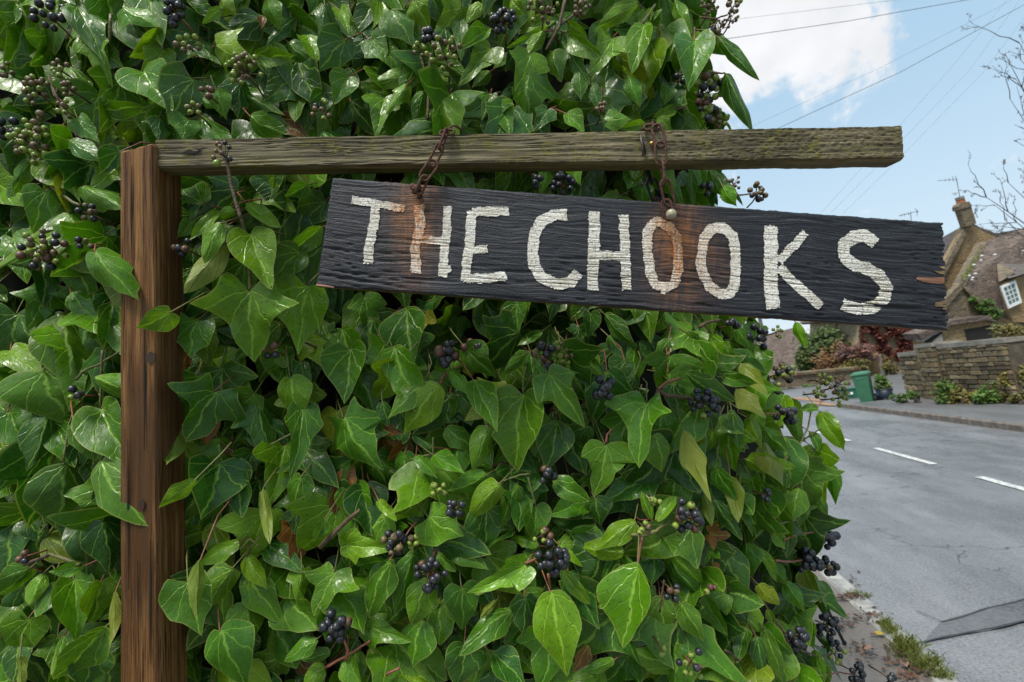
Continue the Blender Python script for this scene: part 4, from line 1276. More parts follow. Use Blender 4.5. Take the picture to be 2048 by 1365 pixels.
def leaf_mat(name, per_object):
    M = Mat(name, (0.04, 0.1, 0.02), 0.3, 0.36)
    uvn = M.n('ShaderNodeUVMap', uv_map='leaf').outputs[0]
    if per_object:
        oi = M.n('ShaderNodeObjectInfo')
        tone, rnd = oi.outputs['Color'], oi.outputs['Random']
    else:
        tone = M.n('ShaderNodeAttribute', attribute_name='tone').outputs['Color']
        rnd = M.n('ShaderNodeNewGeometry').outputs['Random Per Island']
    rim = M.n('ShaderNodeAttribute', attribute_name='rim').outputs['Fac']
    dis = M.n('ShaderNodeVectorMath', {0: M.n('ShaderNodeVectorMath', {0: M.noise(4.0, 2.0, .5, uvn, dim='2D', out=1), 1: (.5, .5, .5)}, operation='SUBTRACT').outputs[0], 1: (.13, .13, 0)}, operation='MULTIPLY').outputs[0]
    x, y, _ = M.xyz(M.n('ShaderNodeVectorMath', {0: uvn, 1: dis}, operation='ADD').outputs[0])[:3]
    ax = M.ma('ABSOLUTE', x)
    mid = M.mr(ax, .0, .024, 1.0, 0.0)
    def line(a, w):
        d = M.ma('ABSOLUTE', M.ma('SUBTRACT', M.ma('MULTIPLY', ax, math.cos(a)), M.ma('MULTIPLY', M.ma('ADD', y, -.02), math.sin(a))))
        return M.ma('MULTIPLY', M.mr(d, 0, w, 1, 0), M.mr(M.ma('ADD', y, M.ma('MULTIPLY', ax, .6)), 0.0, .04))
    lat = M.ma('MAXIMUM', line(R_(31), .018), M.ma('MULTIPLY', line(R_(66), .016), .8))
    tt = M.ma('SUBTRACT', y, M.ma('MULTIPLY', M.ma('POWER', ax, .8), .75))
    fr_ = M.ma('ABSOLUTE', M.ma('SUBTRACT', M.ma('FRACT', M.ma('MULTIPLY', tt, 6.5)), .5))
    sec = M.ma('MULTIPLY', M.mr(fr_, 0, .07, 1, 0), M.mr(y, .15, .35, 0, .6))
    uvo = M.n('ShaderNodeVectorMath', {0: uvn, 1: M.n('ShaderNodeCombineXYZ', {0: M.ma('MULTIPLY', rnd, 37.0), 1: M.ma('MULTIPLY', rnd, 11.0)}).outputs[0]}, operation='ADD').outputs[0]
    net = M.mr(M.voro(11.0, uvo, 'DISTANCE_TO_EDGE', dim='2D'), 0, .05, .55, 0)
    vein = M.ma('MAXIMUM', M.ma('MAXIMUM', mid, lat), M.ma('MAXIMUM', sec, net))
    strong = M.ma('MAXIMUM', mid, lat)
    mott = M.noise(3.2, 2.0, .6, uvo, dim='2D')
    c = M.mix(M.mr(mott, .35, .68, 0, .45), tone, M.mix(1.0, tone, (0.55, 0.62, 0.75), 'MULTIPLY'))
    young = M.mr(rnd, 0, 1, .75, 1.25, False)
    c = M.mix(1.0, c, M.n('ShaderNodeCombineColor', {0: young, 1: M.mr(rnd, 0, 1, .85, 1.12, False), 2: .9}).outputs[0], 'MULTIPLY')
    vc = M.mix(1.0, M.mix(.6, tone, (0.16, 0.24, 0.05)), (1.8, 1.8, 1.4), 'MULTIPLY')
    c = M.mix(M.ma('MULTIPLY', net, .3), c, vc)
    c = M.mix(M.ma('MULTIPLY', sec, .3), c, vc)
    c = M.mix(M.ma('MULTIPLY', strong, .88), c, vc)
    c = M.mix(M.mr(rim, .94, .99, 0, .8), c, M.mix(.6, vc, (0.19, 0.17, 0.05)))
    spots = M.mr(M.noise(23.0, 2.0, .5, uvo, dim='2D'), .665, .72, 0, .8)
    c = M.mix(spots, c, (0.05, 0.035, 0.015))
    back = M.n('ShaderNodeNewGeometry').outputs['Backfacing']
    under = M.mix(.5, M.mix(1.0, tone, (1.2, 1.15, 1.2), 'MULTIPLY'), (0.09, 0.14, 0.025))
    c = M.mix(back, c, under)
    M.set('Base Color', c)
    wet = M.noise(6.0, 2.0, .6, uvo, dim='2D')
    rough = M.mr(wet, .36, .62, .23, .5)
    M.set('Roughness', M.ma('MAXIMUM', rough, M.ma('MULTIPLY', back, .5)))
    drops = M.mr(M.voro(26.0, uvo, dim='2D'), .12, .3, 1, 0)
    drops = M.ma('MULTIPLY', drops, M.mr(wet, .48, .6))
    h = M.ma('SUBTRACT', M.ma('MULTIPLY', mott, .8), M.ma('MULTIPLY', M.ma('MAXIMUM', strong, M.ma('MULTIPLY', sec, .7)), .4))
    n1_ = M.bump(h, .55, .004)
    n2_ = M.bump(drops, .2, .001, n1_)
    M.set('Normal', n2_)
    tr = M.n('ShaderNodeBsdfTranslucent', {'Color': M.mix(1.0, c, (1.6, 1.7, .8), 'MULTIPLY'), 'Normal': n1_})
    ms = M.n('ShaderNodeMixShader', {0: .22})
    M.nt.links.new(M.b.outputs[0], ms.inputs[1]); M.nt.links.new(tr.outputs[0], ms.inputs[2])
    M.nt.links.new(ms.outputs[0], M.out.inputs['Surface'])
    return M.m
M_leaf = leaf_mat('ivy_leaf', True)
M_leafs = leaf_mat('ivy_leaf_mass', False)
TONE = {'b': (0.112, 0.25, 0.006), 'm': (0.062, 0.178, 0.006), 'd': (0.026, 0.098, 0.008), 'y': (0.17, 0.22, 0.012), 'o': (0.2, 0.075, 0.02), 'g': (0.038, 0.125, 0.012)}
NVAR = 9
LEAFGEO = {k: [leaf_geo(k, s + 1) for s in range(NVAR)] for k in HALF}
LEAFME = {}
for k in HALF:
    LEAFME[k] = []
    for (vs, fs, uv, rim) in LEAFGEO[k]:
        me = mesh('leaf', vs, fs, M_leaf)
        leaf_attrs(me, uv, rim)
        LEAFME[k].append(me)

hedge = thing('ivy_hedge', (at(700, 1300, 1.2).x, at(700, 1300, 1.2).y, .1), 'dense wall of wet glossy green ivy filling the left of the picture', 'ivy hedge')

# hand-placed leaves: zoom window origin and scale, then (base x, base y, tip x, tip y, width, kind, tone, flag)
HERO = []
def win_(ox, oy, s, rows):
    for r in rows:
        r = list(r)
        fl = r[7] if len(r) > 7 else ''
        HERO.append((ox + r[0] / s, oy + r[1] / s, ox + r[2] / s, oy + r[3] / s, r[4] / s, r[5], r[6], fl))
win_(0, 0, 2.926, [
 (1258, 265, 1445, 362, 290, 'A', 'b'), (1030, 215, 805, 380, 190, 'C', 'b'), (960, 290, 835, 490, 170, 'A', 'b'), (835, 420, 975, 618, 290, 'B', 'b'),
 (1130, 455, 960, 700, 230, 'B', 'g'), (1400, 478, 1405, 690, 210, 'A', 'd'), (1735, 440, 1540, 590, 190, 'B', 'g'), (560, 640, 850, 645, 110, 'D', 'm'),
 (290, 235, 285, 372, 175, 'B', 'b'), (545, 225, 610, 445, 190, 'A', 'b'), (575, 290, 690, 400, 165, 'B', 'b'), (440, 30, 600, 268, 180, 'B', 'g'),
 (710, 45, 905, 130, 240, 'A', 'b'), (80, 10, 5, 230, 115, 'C', 'm'), (1560, 0, 1625, 140, 135, 'B', 'b'), (1740, 90, 1560, 238, 180, 'A', 'g'),
 (1790, 205, 1875, 348, 110, 'D', 'b'), (1690, 250, 1775, 345, 125, 'C', 'm'), (2020, 230, 1850, 397, 200, 'B', 'g'), (2040, 450, 1950, 592, 165, 'B', 'm'),
 (1830, 520, 1785, 762, 145, 'C', 'd'), (1460, 680, 1610, 797, 130, 'D', 'm'), (1260, 520, 1320, 657, 145, 'B', 'm'), (1100, 695, 1050, 802, 150, 'B', 'm'),
 (930, 690, 930, 812, 180, 'A', 'd'), (450, 690, 555, 832, 115, 'B', 'm'), (300, 945, 470, 1102, 205, 'B', 'b'), (265, 890, 460, 888, 62, 'D', 'b'),
 (400, 822, 555, 905, 125, 'C', 'm'), (185, 930, 45, 1108, 85, 'D', 'm'), (260, 1115, 190, 1345, 175, 'B', 'm'), (160, 1090, 0, 1170, 115, 'C', 'm'),
 (480, 1090, 702, 1190, 130, 'B', 'm'), (400, 1245, 480, 1410, 215, 'B', 'm'), (1190, 1195, 1030, 1100, 150, 'B', 'm'), (1900, 1175, 1745, 1345, 200, 'B', 'g'),
 (200, 350, 170, 495, 135, 'B', 'd'), (130, 640, 20, 795, 145, 'B', 'd'), (1900, 30, 1870, 218, 155, 'A', 'g'), (1990, 60, 2050, 175, 95, 'B', 'b'),
 (760, 110, 810, 282, 95, 'C', 'g'), (1290, 50, 1200, 135, 70, 'C', 'b'), (1290, 0, 1350, 68, 135, 'B', 'b'), (700, 885, 600, 1030, 130, 'B', 'd'),
 (1900, 530, 1830, 700, 120, 'C', 'd'), (1500, 330, 1700, 350, 110, 'D', 'm'), (1180, 580, 1240, 620, 60, 'C', 'm'), (330, 590, 90, 640, 110, 'D', 'd')])
win_(180, 240, 2.625, [
 (838, 597, 935, 872, 235, 'B', 'b', 'F'), (836, 885, 832, 1268, 470, 'P', 'b', 'F'), (690, 540, 573, 722, 95, 'D', 'b', 'F'), (697, 655, 488, 912, 135, 'C', 'y', 'FU'),
 (682, 478, 518, 622, 65, 'D', 'b', 'F'), (815, 438, 1012, 574, 75, 'D', 'b', 'F'), (762, 478, 668, 532, 62, 'C', 'b', 'F'), (1140, 862, 1075, 1212, 255, 'B', 'b'),
 (1222, 425, 1120, 570, 180, 'B', 'm'), (1222, 560, 1040, 722, 100, 'D', 'b'), (1100, 690, 935, 838, 180, 'B', 'm'), (425, 1008, 254, 1124, 135, 'B', 'b', 'X'),
 (770, 788, 690, 885, 270, 'A', 'g'), (600, 868, 428, 1038, 150, 'C', 'd'), (560, 1052, 488, 1243, 205, 'B', 'm'), (20, 690, 192, 912, 165, 'B', 'b', 'X'),
 (1145, 338, 1036, 417, 85, 'C', 'm'), (960, 300, 950, 430, 150, 'B', 'd'), (1200, 1050, 1312, 1255, 125, 'C', 'm'), (1130, 1155, 1268, 1314, 160, 'A', 'b'),
 (1440, 925, 1482, 1124, 200, 'A', 'm'), (530, 530, 480, 620, 80, 'B', 'm'), (1210, 1110, 1275, 1170, 150, 'B', 'd'), (640, 690, 660, 790, 70, 'D', 'b'),
 (900, 960, 1010, 1080, 110, 'C', 'm'), (1000, 1060, 880, 1200, 110, 'C', 'm')])
win_(0, 700, 2.053, [
 (170, 85, 240, 312, 290, 'B', 'm'), (385, 115, 587, 182, 92, 'D', 'b'), (415, 238, 522, 497, 175, 'B', 'm'), (300, 298, 382, 443, 105, 'C', 'm'),
 (258, 465, 270, 733, 205, 'C', 'g'), (408, 458, 528, 708, 200, 'C', 'm'), (60, 440, 30, 574, 155, 'B', 'g'), (30, 250, 115, 432, 135, 'B', 'm'),
 (40, 0, 156, 102, 115, 'B', 'b'), (320, 368, 336, 503, 85, 'C', 'd'), (885, 165, 764, 373, 275, 'P', 'g'), (1055, 225, 1112, 457, 210, 'A', 'g'),
 (1190, 115, 1222, 303, 145, 'B', 'b'), (1240, 233, 1230, 523, 150, 'A', 'm'), (890, 465, 890, 682, 250, 'B', 'g'), (802, 533, 648, 674, 62, 'D', 'b', 'X'),
 (740, 308, 703, 492, 85, 'D', 'y', 'U'), (1235, 518, 1188, 702, 110, 'B', 'm'), (1080, 563, 1116, 838, 42, 'D', 'y', 'FU'), (985, 795, 800, 855, 95, 'C', 'b'),
 (957, 893, 813, 1090, 125, 'C', 'b'), (770, 945, 800, 1188, 175, 'B', 'm', 'X'), (822, 858, 798, 1103, 62, 'D', 'y', 'XU'), (1010, 928, 1152, 1108, 135, 'C', 'b'),
 (1010, 848, 1082, 973, 75, 'C', 'b'), (1020, 1043, 1022, 1268, 145, 'B', 'b'), (900, 1150, 1000, 1402, 200, 'B', 'm'), (1240, 898, 1215, 1053, 130, 'A', 'b'),
 (1375, 908, 1290, 1085, 230, 'P', 'b'), (300, 938, 342, 1193, 145, 'B', 'b'), (120, 1098, 23, 1314, 155, 'B', 'b'), (127, 893, -5, 1025, 105, 'C', 'm'),
 (176, 918, 118, 1034, 62, 'D', 'b'), (415, 948, 380, 1133, 140, 'B', 'b'), (430, 1138, 236, 1385, 160, 'C', 'm'), (400, 1238, 325, 1405, 155, 'B', 'g'),
 (470, 998, 475, 1233, 42, 'D', 'y', 'U'), (346, 890, 203, 912, 62, 'D', 'b'), (420, 700, 472, 917, 155, 'B', 'd'), (1300, 1190, 1155, 1262, 85, 'C', 'm'),
 (80, 1260, 95, 1400, 40, 'D', 'y', 'U'), (200, 250, 150, 470, 120, 'C', 'd'), (110, 700, 185, 790, 100, 'B', 'd'), (560, 0, 600, 120, 10, 'D', 'd')])
win_(600, 600, 3.413, [
 (340, 330, 330, 684, 290, 'B', 'm'), (480, 120, 470, 505, 270, 'C', 'd'), (720, 60, 775, 453, 270, 'C', 'd'), (290, 795, 472, 1190, 500, 'P', 'm'),
 (945, 568, 686, 928, 250, 'C', 'b'), (862, 545, 598, 774, 170, 'C', 'm'), (1130, 330, 1322, 533, 190, 'B', 'm'), (1028, 478, 1188, 643, 85, 'D', 'b'),
 (1520, 632, 1430, 1175, 430, 'B', 'b'), (1690, 500, 1962, 843, 330, 'A', 'm'), (1180, 540, 1352, 885, 190, 'C', 'm'), (1290, 860, 1180, 1155, 160, 'C', 'm'),
 (710, 1048, 716, 1328, 165, 'B', 'm'), (785, 1063, 942, 1193, 95, 'C', 'm'), (905, 1058, 1122, 1173, 125, 'C', 'm'), (1272, 1198, 1033, 1343, 135, 'C', 'b'),
 (1750, 828, 1730, 1173, 240, 'C', 'd'), (1542, 368, 1403, 503, 75, 'D', 'm'), (1480, 20, 1470, 218, 185, 'B', 'g'), (1610, 448, 1702, 593, 85, 'D', 'm'),
 (1860, 395, 2048, 505, 155, 'D', 'm'), (1720, 1228, 2000, 1402, 135, 'D', 'm'), (60, 280, 238, 483, 200, 'A', 'm'), (1650, 220, 1480, 295, 75, 'D', 'm'),
 (0, 420, 60, 640, 110, 'B', 'd'), (560, 700, 610, 860, 110, 'C', 'd'), (900, 1010, 760, 900, 60, 'D', 'd')])
win_(600, 950, 3.288, [
 (870, 100, 593, 333, 155, 'D', 'b'), (515, 168, 632, 303, 75, 'D', 'b'), (838, 275, 1058, 435, 270, 'B', 'b'), (1003, 478, 1220, 595, 155, 'B', 'm'),
 (1070, 370, 1215, 440, 100, 'C', 'd'), (910, 518, 1022, 643, 75, 'D', 'm'), (300, 460, 565, 492, 230, 'A', 'b'), (592, 558, 368, 953, 210, 'C', 'm'),
 (745, 508, 628, 935, 200, 'C', 'm'), (835, 690, 718, 1005, 240, 'C', 'm'), (1060, 733, 1082, 1063, 235, 'B', 'm'), (1492, 585, 1115, 805, 220, 'A', 'b'),
 (1392, 878, 1052, 1110, 190, 'C', 'm'), (1292, 828, 1182, 945, 55, 'D', 'y', 'U'), (1645, 763, 1765, 1365, 300, 'C', 'b'), (1700, 452, 1995, 400, 120, 'C', 'b'),
 (1700, 462, 1978, 615, 145, 'D', 'b'), (1572, 470, 1382, 368, 75, 'D', 'b'), (1545, 203, 1562, 443, 205, 'B', 'm'), (1312, 58, 1078, 298, 175, 'C', 'b'),
 (1430, 60, 1283, 345, 135, 'C', 'm'), (800, 950, 700, 1275, 240, 'C', 'm'), (1080, 1108, 1090, 1405, 275, 'B', 'g'), (1270, 1183, 1505, 1345, 185, 'C', 'd'),
 (430, 988, 713, 1098, 210, 'A', 'm'), (458, 1138, 545, 1385, 95, 'D', 'y'), (325, 1222, 402, 1405, 125, 'B', 'b'), (650, 1265, 893, 1373, 125, 'D', 'b'),
 (202, 1158, -2, 1243, 105, 'C', 'g'), (172, 1262, -2, 1365, 115, 'D', 'b'), (1713, 618, 1913, 892, 95, 'D', 'b'), (1760, 638, 1925, 1005, 205, 'C', 'd'),
 (1480, 800, 1480, 1093, 190, 'B', 'd'), (210, 838, 185, 1115, 200, 'B', 'm'), (160, 290, 110, 450, 90, 'C', 'm'), (660, 20, 690, 140, 100, 'B', 'm')])
win_(1150, 620, 3.413, [
 (205, 912, 190, 1285, 390, 'A', 'm'), (490, 625, 385, 1005, 450, 'P', 'm'), (640, 310, 630, 550, 350, 'A', 'm'), (903, 158, 1037, 364, 125, 'D', 'b'),
 (1058, 280, 1292, 455, 140, 'C', 'g'), (1128, 365, 1338, 600, 120, 'D', 'y', 'U'), (738, 425, 1083, 660, 180, 'C', 'g'), (958, 438, 1253, 530, 105, 'D', 'm'),
 (1098, 535, 1283, 765, 125, 'D', 'y', 'U'), (738, 815, 877, 1295, 140, 'D', 'y', 'U'), (538, 848, 657, 1090, 185, 'C', 'm'), (1070, 688, 1112, 933, 135, 'C', 'g'),
 (1188, 726, 1262, 943, 95, 'C', 'b'), (1290, 895, 1408, 1220, 145, 'C', 'y', 'U'), (1290, 812, 1453, 990, 115, 'D', 'm'), (1480, 652, 1563, 925, 105, 'C', 'm'),
 (1662, 672, 1535, 672, 70, 'D', 'm'), (1662, 688, 1843, 992, 120, 'D', 'b'), (1645, 950, 1660, 1295, 280, 'A', 'b'), (1750, 1060, 1767, 1338, 95, 'C', 'm'),
 (1520, 1213, 1488, 1425, 170, 'C', 'b'), (0, 288, 203, 445, 115, 'C', 'b'), (340, 343, 275, 484, 175, 'B', 'd'), (200, 28, 382, 265, 115, 'C', 'g'),
 (100, 20, 120, 195, 140, 'B', 'd'), (1508, 85, 1552, 255, 68, 'D', 'b'), (760, 150, 850, 270, 110, 'C', 'm'), (1100, 120, 1230, 290, 110, 'C', 'm'),
 (640, 200, 560, 330, 110, 'C', 'm'), (880, 640, 980, 840, 130, 'B', 'd'), (1030, 250, 1080, 360, 90, 'C', 'm'), (1180, 80, 1260, 220, 100, 'C', 'm'),
 (960, 1080, 1080, 1300, 140, 'C', 'm'), (1340, 1010, 1440, 1250, 120, 'C', 'm'), (1600, 830, 1700, 960, 70, 'D', 'm')])
win_(1150, 950, 3.288, [
 (397, 303, 123, 478, 135, 'C', 'b'), (412, 583, 325, 1175, 285, 'C', 'b'), (300, 600, 322, 1095, 200, 'C', 'd'), (580, 413, 818, 798, 190, 'C', 'b'),
 (600, 500, 805, 868, 155, 'C', 'g'), (935, 468, 1195, 850, 270, 'C', 'g'), (505, 297, 438, 133, 62, 'D', 'b'), (540, 300, 683, 128, 85, 'D', 'b'),
 (317, 508, 15, 492, 140, 'C', 'b'), (1200, 718, 1338, 875, 140, 'C', 'y'), (1270, 885, 1312, 988, 60, 'C', 'b'), (1383, 708, 1528, 893, 105, 'C', 'm'),
 (1200, 478, 1372, 715, 72, 'D', 'b'), (908, 158, 1085, 433, 105, 'D', 'g'), (850, 128, 907, 345, 80, 'D', 'y', 'U'), (690, 848, 873, 1095, 145, 'C', 'm'),
 (838, 788, 1005, 1075, 135, 'C', 'm'), (930, 758, 1195, 995, 180, 'C', 'd'), (1190, 1058, 1272, 1385, 125, 'C', 'g'), (1240, 1008, 1405, 1405, 125, 'C', 'm'),
 (672, 1270, 383, 1176, 165, 'C', 'b'), (262, 1218, 48, 1312, 80, 'C', 'm'), (1040, 1260, 800, 1300, 100, 'C', 'b'), (130, 150, 160, 335, 200, 'B', 'd'),
 (1500, 600, 1620, 860, 110, 'C', 'y'), (1510, 900, 1560, 1150, 110, 'C', 'b'), (1490, 160, 1480, 350, 110, 'C', 'm'), (1570, 120, 1640, 280, 100, 'C', 'm'),
 (1300, 380, 1400, 480, 90, 'C', 'b'), (1130, 1000, 1060, 1230, 120, 'C', 'g'), (720, 1020, 760, 1220, 100, 'C', 'm'), (1580, 1150, 1620, 1380, 100, 'C', 'b'),
 (1440, 1180, 1430, 1400, 90, 'D', 'y', 'U'), (1100, 170, 1180, 330, 110, 'C', 'm'), (1020, 10, 1090, 300, 110, 'D', 'y', 'U')])
win_(700, 0, 3.413, [
 (145, 275, 388, 455, 270, 'A', 'm'), (270, 68, 413, 228, 240, 'B', 'g'), (440, 0, 510, 153, 195, 'B', 'b'), (425, 515, 128, 553, 115, 'D', 'b'),
 (235, 665, 180, 905, 260, 'A', 'b'), (382, 588, 238, 768, 140, 'A', 'b'), (500, 623, 455, 833, 125, 'C', 'm'), (628, 683, 722, 905, 240, 'B', 'b'),
 (610, 545, 545, 700, 150, 'B', 'm'), (965, 325, 766, 574, 230, 'A', 'b'), (1225, 370, 1178, 605, 300, 'A', 'b'), (1210, 500, 1190, 775, 430, 'P', 'm'),
 (960, 648, 900, 803, 130, 'A', 'm'), (1012, 703, 1112, 893, 175, 'C', 'm'), (1342, 200, 1078, 323, 65, 'D', 'b'), (1392, 138, 1118, 198, 92, 'D', 'b'),
 (1322, 208, 1218, 363, 95, 'C', 'b'), (1480, 223, 1723, 388, 105, 'D', 'b'), (1480, 148, 1603, 243, 72, 'D', 'b'), (1490, 343, 1602, 534, 125, 'C', 'g'),
 (1790, 255, 1678, 494, 290, 'A', 'b'), (1972, 20, 1716, 174, 115, 'D', 'b'), (1350, 748, 1272, 888, 170, 'A', 'd'), (1480, 778, 1612, 883, 125, 'C', 'm'),
 (1750, 828, 1932, 782, 130, 'B', 'm'), (2022, 848, 1826, 884, 65, 'D', 'b'), (750, 98, 762, 343, 115, 'C', 'g'), (962, 193, 756, 333, 92, 'D', 'b'),
 (555, 518, 678, 557, 85, 'C', 'b'), (640, 195, 690, 345, 150, 'B', 'd'), (1380, 350, 1420, 520, 170, 'B', 'm'), (1560, 480, 1580, 650, 120, 'C', 'm'),
 (900, 20, 800, 110, 110, 'C', 'b'), (1100, 0, 1170, 80, 130, 'B', 'b'), (1650, 560, 1690, 720, 110, 'C', 'd'), (1900, 520, 1960, 700, 130, 'C', 'm')])
win_(1250, 0, 2.967, [
 (410, 238, 420, 503, 240, 'B', 'm', 'E'), (550, 218, 747, 458, 95, 'C', 'd', 'E'), (595, 435, 768, 744, 95, 'C', 'd', 'E'), (110, 150, 58, 402, 155, 'C', 'b'),
 (200, 148, 247, 394, 115, 'D', 'y', 'U'), (440, 58, 460, 233, 105, 'B', 'm'), (130, 58, 118, 194, 85, 'C', 'b'), (302, 648, 158, 707, 82, 'D', 'b'),
 (400, 588, 472, 704, 95, 'C', 'b'), (290, 0, 367, 174, 95, 'C', 'b'), (110, 368, 207, 564, 115, 'C', 'g'), (240, 1038, 332, 1204, 95, 'C', 'm'),
 (390, 1018, 410, 1205, 70, 'C', 'g'), (500, 1013, 562, 1153, 95, 'C', 'm'), (580, 1108, 642, 1219, 92, 'C', 'b', 'E'), (110, 1108, 90, 1200, 120, 'B', 'm'),
 (60, 1020, 20, 1115, 120, 'C', 'm'), (300, 300, 360, 420, 90, 'C', 'm'), (250, 500, 240, 620, 90, 'C', 'm'), (200, 700, 280, 760, 90, 'C', 'b')])

STEMS = MB()
def place(bx, by, tx, ty, w, kind, tone, flag, d, tilt, roll, rng):
    """matrix for a leaf whose midrib runs between two pixels at a given depth"""
    Lp = math.hypot(tx - bx, ty - by)
    L2 = Lp * d / F
    dz = math.tan(tilt) * L2
    B_ = cdir(bx, by) * d
    T_ = cdir(tx, ty) * (d - dz)
    y = T_ - B_; L = y.length; y.normalize()
    n = -((B_ + T_) / 2).normalized()
    n = (n - y * n.dot(y)).normalized()
    x = y.cross(n)
    n2 = n * math.cos(roll) + x * math.sin(roll)
    x2 = y.cross(n2)
    sx = (w * d / F) / (WID[kind] * max(.45, abs(math.cos(roll))))
    sz = (sx + L) / 2
    if 'U' in flag:
        x2, n2 = -x2, -n2
    m = Matrix((x2 * sx, y * L, n2 * sz)).transposed().to_4x4()
    m.translation = B_
    return CAMM @ m
def petiole(mw, rng, r=.0011):
    o = mw.translation; yv = (mw.to_3x3() @ Vector((0, 1, 0))).normalized()
    e = o + FWD * rng.uniform(.03, .08) - yv * rng.uniform(.01, .04) + CUP * rng.uniform(-.01, .03) + CRT * rng.uniform(-.03, .03)
    mid = o.lerp(e, .5) - yv * rng.uniform(.008, .02)
    STEMS.tube([o + yv * .002, mid, e], [r, r * 1.05, r * 1.2], 5, 1 if rng.random() < .35 else 0, caps=False)

rng = random.Random(21)
nleaf = 0
for (bx, by, tx, ty, w, kind, tone, flag) in HERO:
    if w < 6: continue
    cx_, cy_ = (bx + tx) / 2, (by + ty) / 2
    d = dsurf(cx_, cy_) + rng.uniform(-.03, .012)
    if 'd' == tone or tone == 'g': d += .012
    if 'F' in flag: d -= .035
    if 'X' in flag: d = .722
    if 'E' in flag: d = .93
    if w * math.hypot(tx - bx, ty - by) > 12000: d -= .02
    # nothing may poke through the board or the beam
    if 640 < cx_ < 1900 and 240 < cy_ < 690: d = max(d, .86)
    tilt = rng.uniform(.1, .55) if ty > by else rng.uniform(-.3, .2)
    roll = rng.uniform(-.55, .55)
    if 'X' in flag: tilt = .25
    mw = place(bx, by, tx, ty, w * 1.04, kind, tone, flag, d, tilt, roll, rng)
    o = link('leaf', LEAFME[kind][rng.randrange(NVAR)], hedge, mw=mw)
    t = TONE[tone]; f = rng.uniform(.85, 1.15)
    o.color = (t[0] * f * rng.uniform(.85, 1.15), t[1] * f, t[2] * f, 1)
    petiole(mw, rng)
    nleaf += 1
print('hero leaves', nleaf)

# ---- fillers: leaves between and behind
FV, FFc, FUV, FRIM, FTONE = [], [], [], [], []
def put(mw, kind, tone, rng):
    vs, fs, uv, rim = LEAFGEO[kind][rng.randrange(NVAR)]
    b0 = len(FV)
    FV.extend(tuple(mw @ Vector(v)) for v in vs)
    FFc.extend(tuple(i + b0 for i in f) for f in fs)
    FUV.extend(uv); FRIM.extend(rim)
    f = rng.uniform(.8, 1.2)
    c = (tone[0] * f * rng.uniform(.85, 1.2), tone[1] * f, tone[2] * f, 1.0)
    FTONE.extend([c] * len(vs))
fill = []
for layer, (sp, d0, d1, sc) in enumerate(((62, .012, .05, 1.0), (78, .05, .1, 1.05), (130, .11, .18, 1.15))):
    py = -330.0
    while py < 1750:
        px = -420.0
        while px < 1720:
            x = px + rng.uniform(-.5, .5) * sp; y = py + rng.uniform(-.5, .5) * sp
            e = edge(y) - (14 if layer == 0 else 28)
            px += sp
            if x > e: continue
            d = dsurf(x, y) + rng.uniform(d0, d1)
            if 225 < x < 380 and y > 200 and layer == 0: d = max(d, .85)
            L = min(165, max(45, rng.gauss(90, 28))) * sc * .86 / d
            a = rng.gauss(math.pi / 2, .62)
            if t_edge_ := (x > e - 150):
                a = rng.gauss(math.pi / 2 - .35, .45)
            kind = rng.choice('BAAAPPCCDA')
            w = L * WID[kind] * rng.uniform(.75, 1.0)
            r_ = rng.random()
            tone = TONE['m'] if r_ < .42 else TONE['d'] if r_ < .72 else TONE['g'] if r_ < .84 else TONE['b'] if r_ < .965 else TONE['y']
            bx, by = x - math.cos(a) * L / 2, y - math.sin(a) * L / 2
            tx, ty = x + math.cos(a) * L / 2, y + math.sin(a) * L / 2
            fill.append((layer, L * w, (bx, by, tx, ty, w, kind, tone, '', d, rng.uniform(.05, .6), rng.uniform(-.6, .6))))
        py += sp
best = sorted([f for f in fill if f[0] == 0 and 0 < f[2][0] < 1650 and 0 < f[2][1] < 1365 and not (620 < f[2][0] < 1700 and 330 < f[2][1] < 640)], key=lambda f: -f[1])[:max(0, 300 - nleaf)]
bid = set(id(f) for f in best)
for f in fill:
    q = f[2]
    mw = place(*q[:5], q[5], None, q[7], q[8], q[9], q[10], rng)
    if id(f) in bid:
        o = link('leaf', LEAFME[q[5]][rng.randrange(NVAR)], hedge, mw=mw)
        o.color = q[6] + (1.0,)
        petiole(mw, rng)
    else:
        put(mw, q[5], q[6], rng)
        if f[0] == 0: petiole(mw, rng)
# the flank along the road, the top and the end out of sight keep the same cover
def flank(p, nrm, rng):
    L = rng.uniform(.06, .12)
    dn = (Vector((rng.gauss(0, .45), rng.gauss(0, .45), -1))).normalized()
    n = (nrm + Vector((rng.gauss(0, .35), rng.gauss(0, .35), rng.uniform(0, .6)))).normalized()
    y = (dn + n * .35).normalized(); n = (n - y * n.dot(y)).normalized(); x = y.cross(n)
    kind = rng.choice('BBACCC')
    m = Matrix((x * L, y * L, n * L)).transposed().to_4x4(); m.translation = p
    put(m, kind, TONE[rng.choice('mmddgb')], rng)
e0 = [at(edge(py), py, dsurf(edge(py) - 5, py) + .02) for py in (-330, 0, 400, 760, 1000, 1365, 1800, 2500)]
e0.append(Vector((e0[-1].x, e0[-1].y, .12)))
for (a, c) in zip(e0[:-1], e0[1:]):
    n = int((a - c).length * 1.5 * 260)
    for k in range(n):
        p = a.lerp(c, rng.random()) + Vector((rng.uniform(-.03, .0), rng.random() * 1.5 + .02, 0))
        flank(p, Vector((1, -.1, 0)), rng)
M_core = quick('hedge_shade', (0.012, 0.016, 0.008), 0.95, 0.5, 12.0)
lv_ = mesh('foliage', FV, FFc, M_leafs)
leaf_attrs(lv_, FUV, FRIM, FTONE)
link('foliage', lv_, hedge, kind='stuff')
print('filler faces', len(FFc))

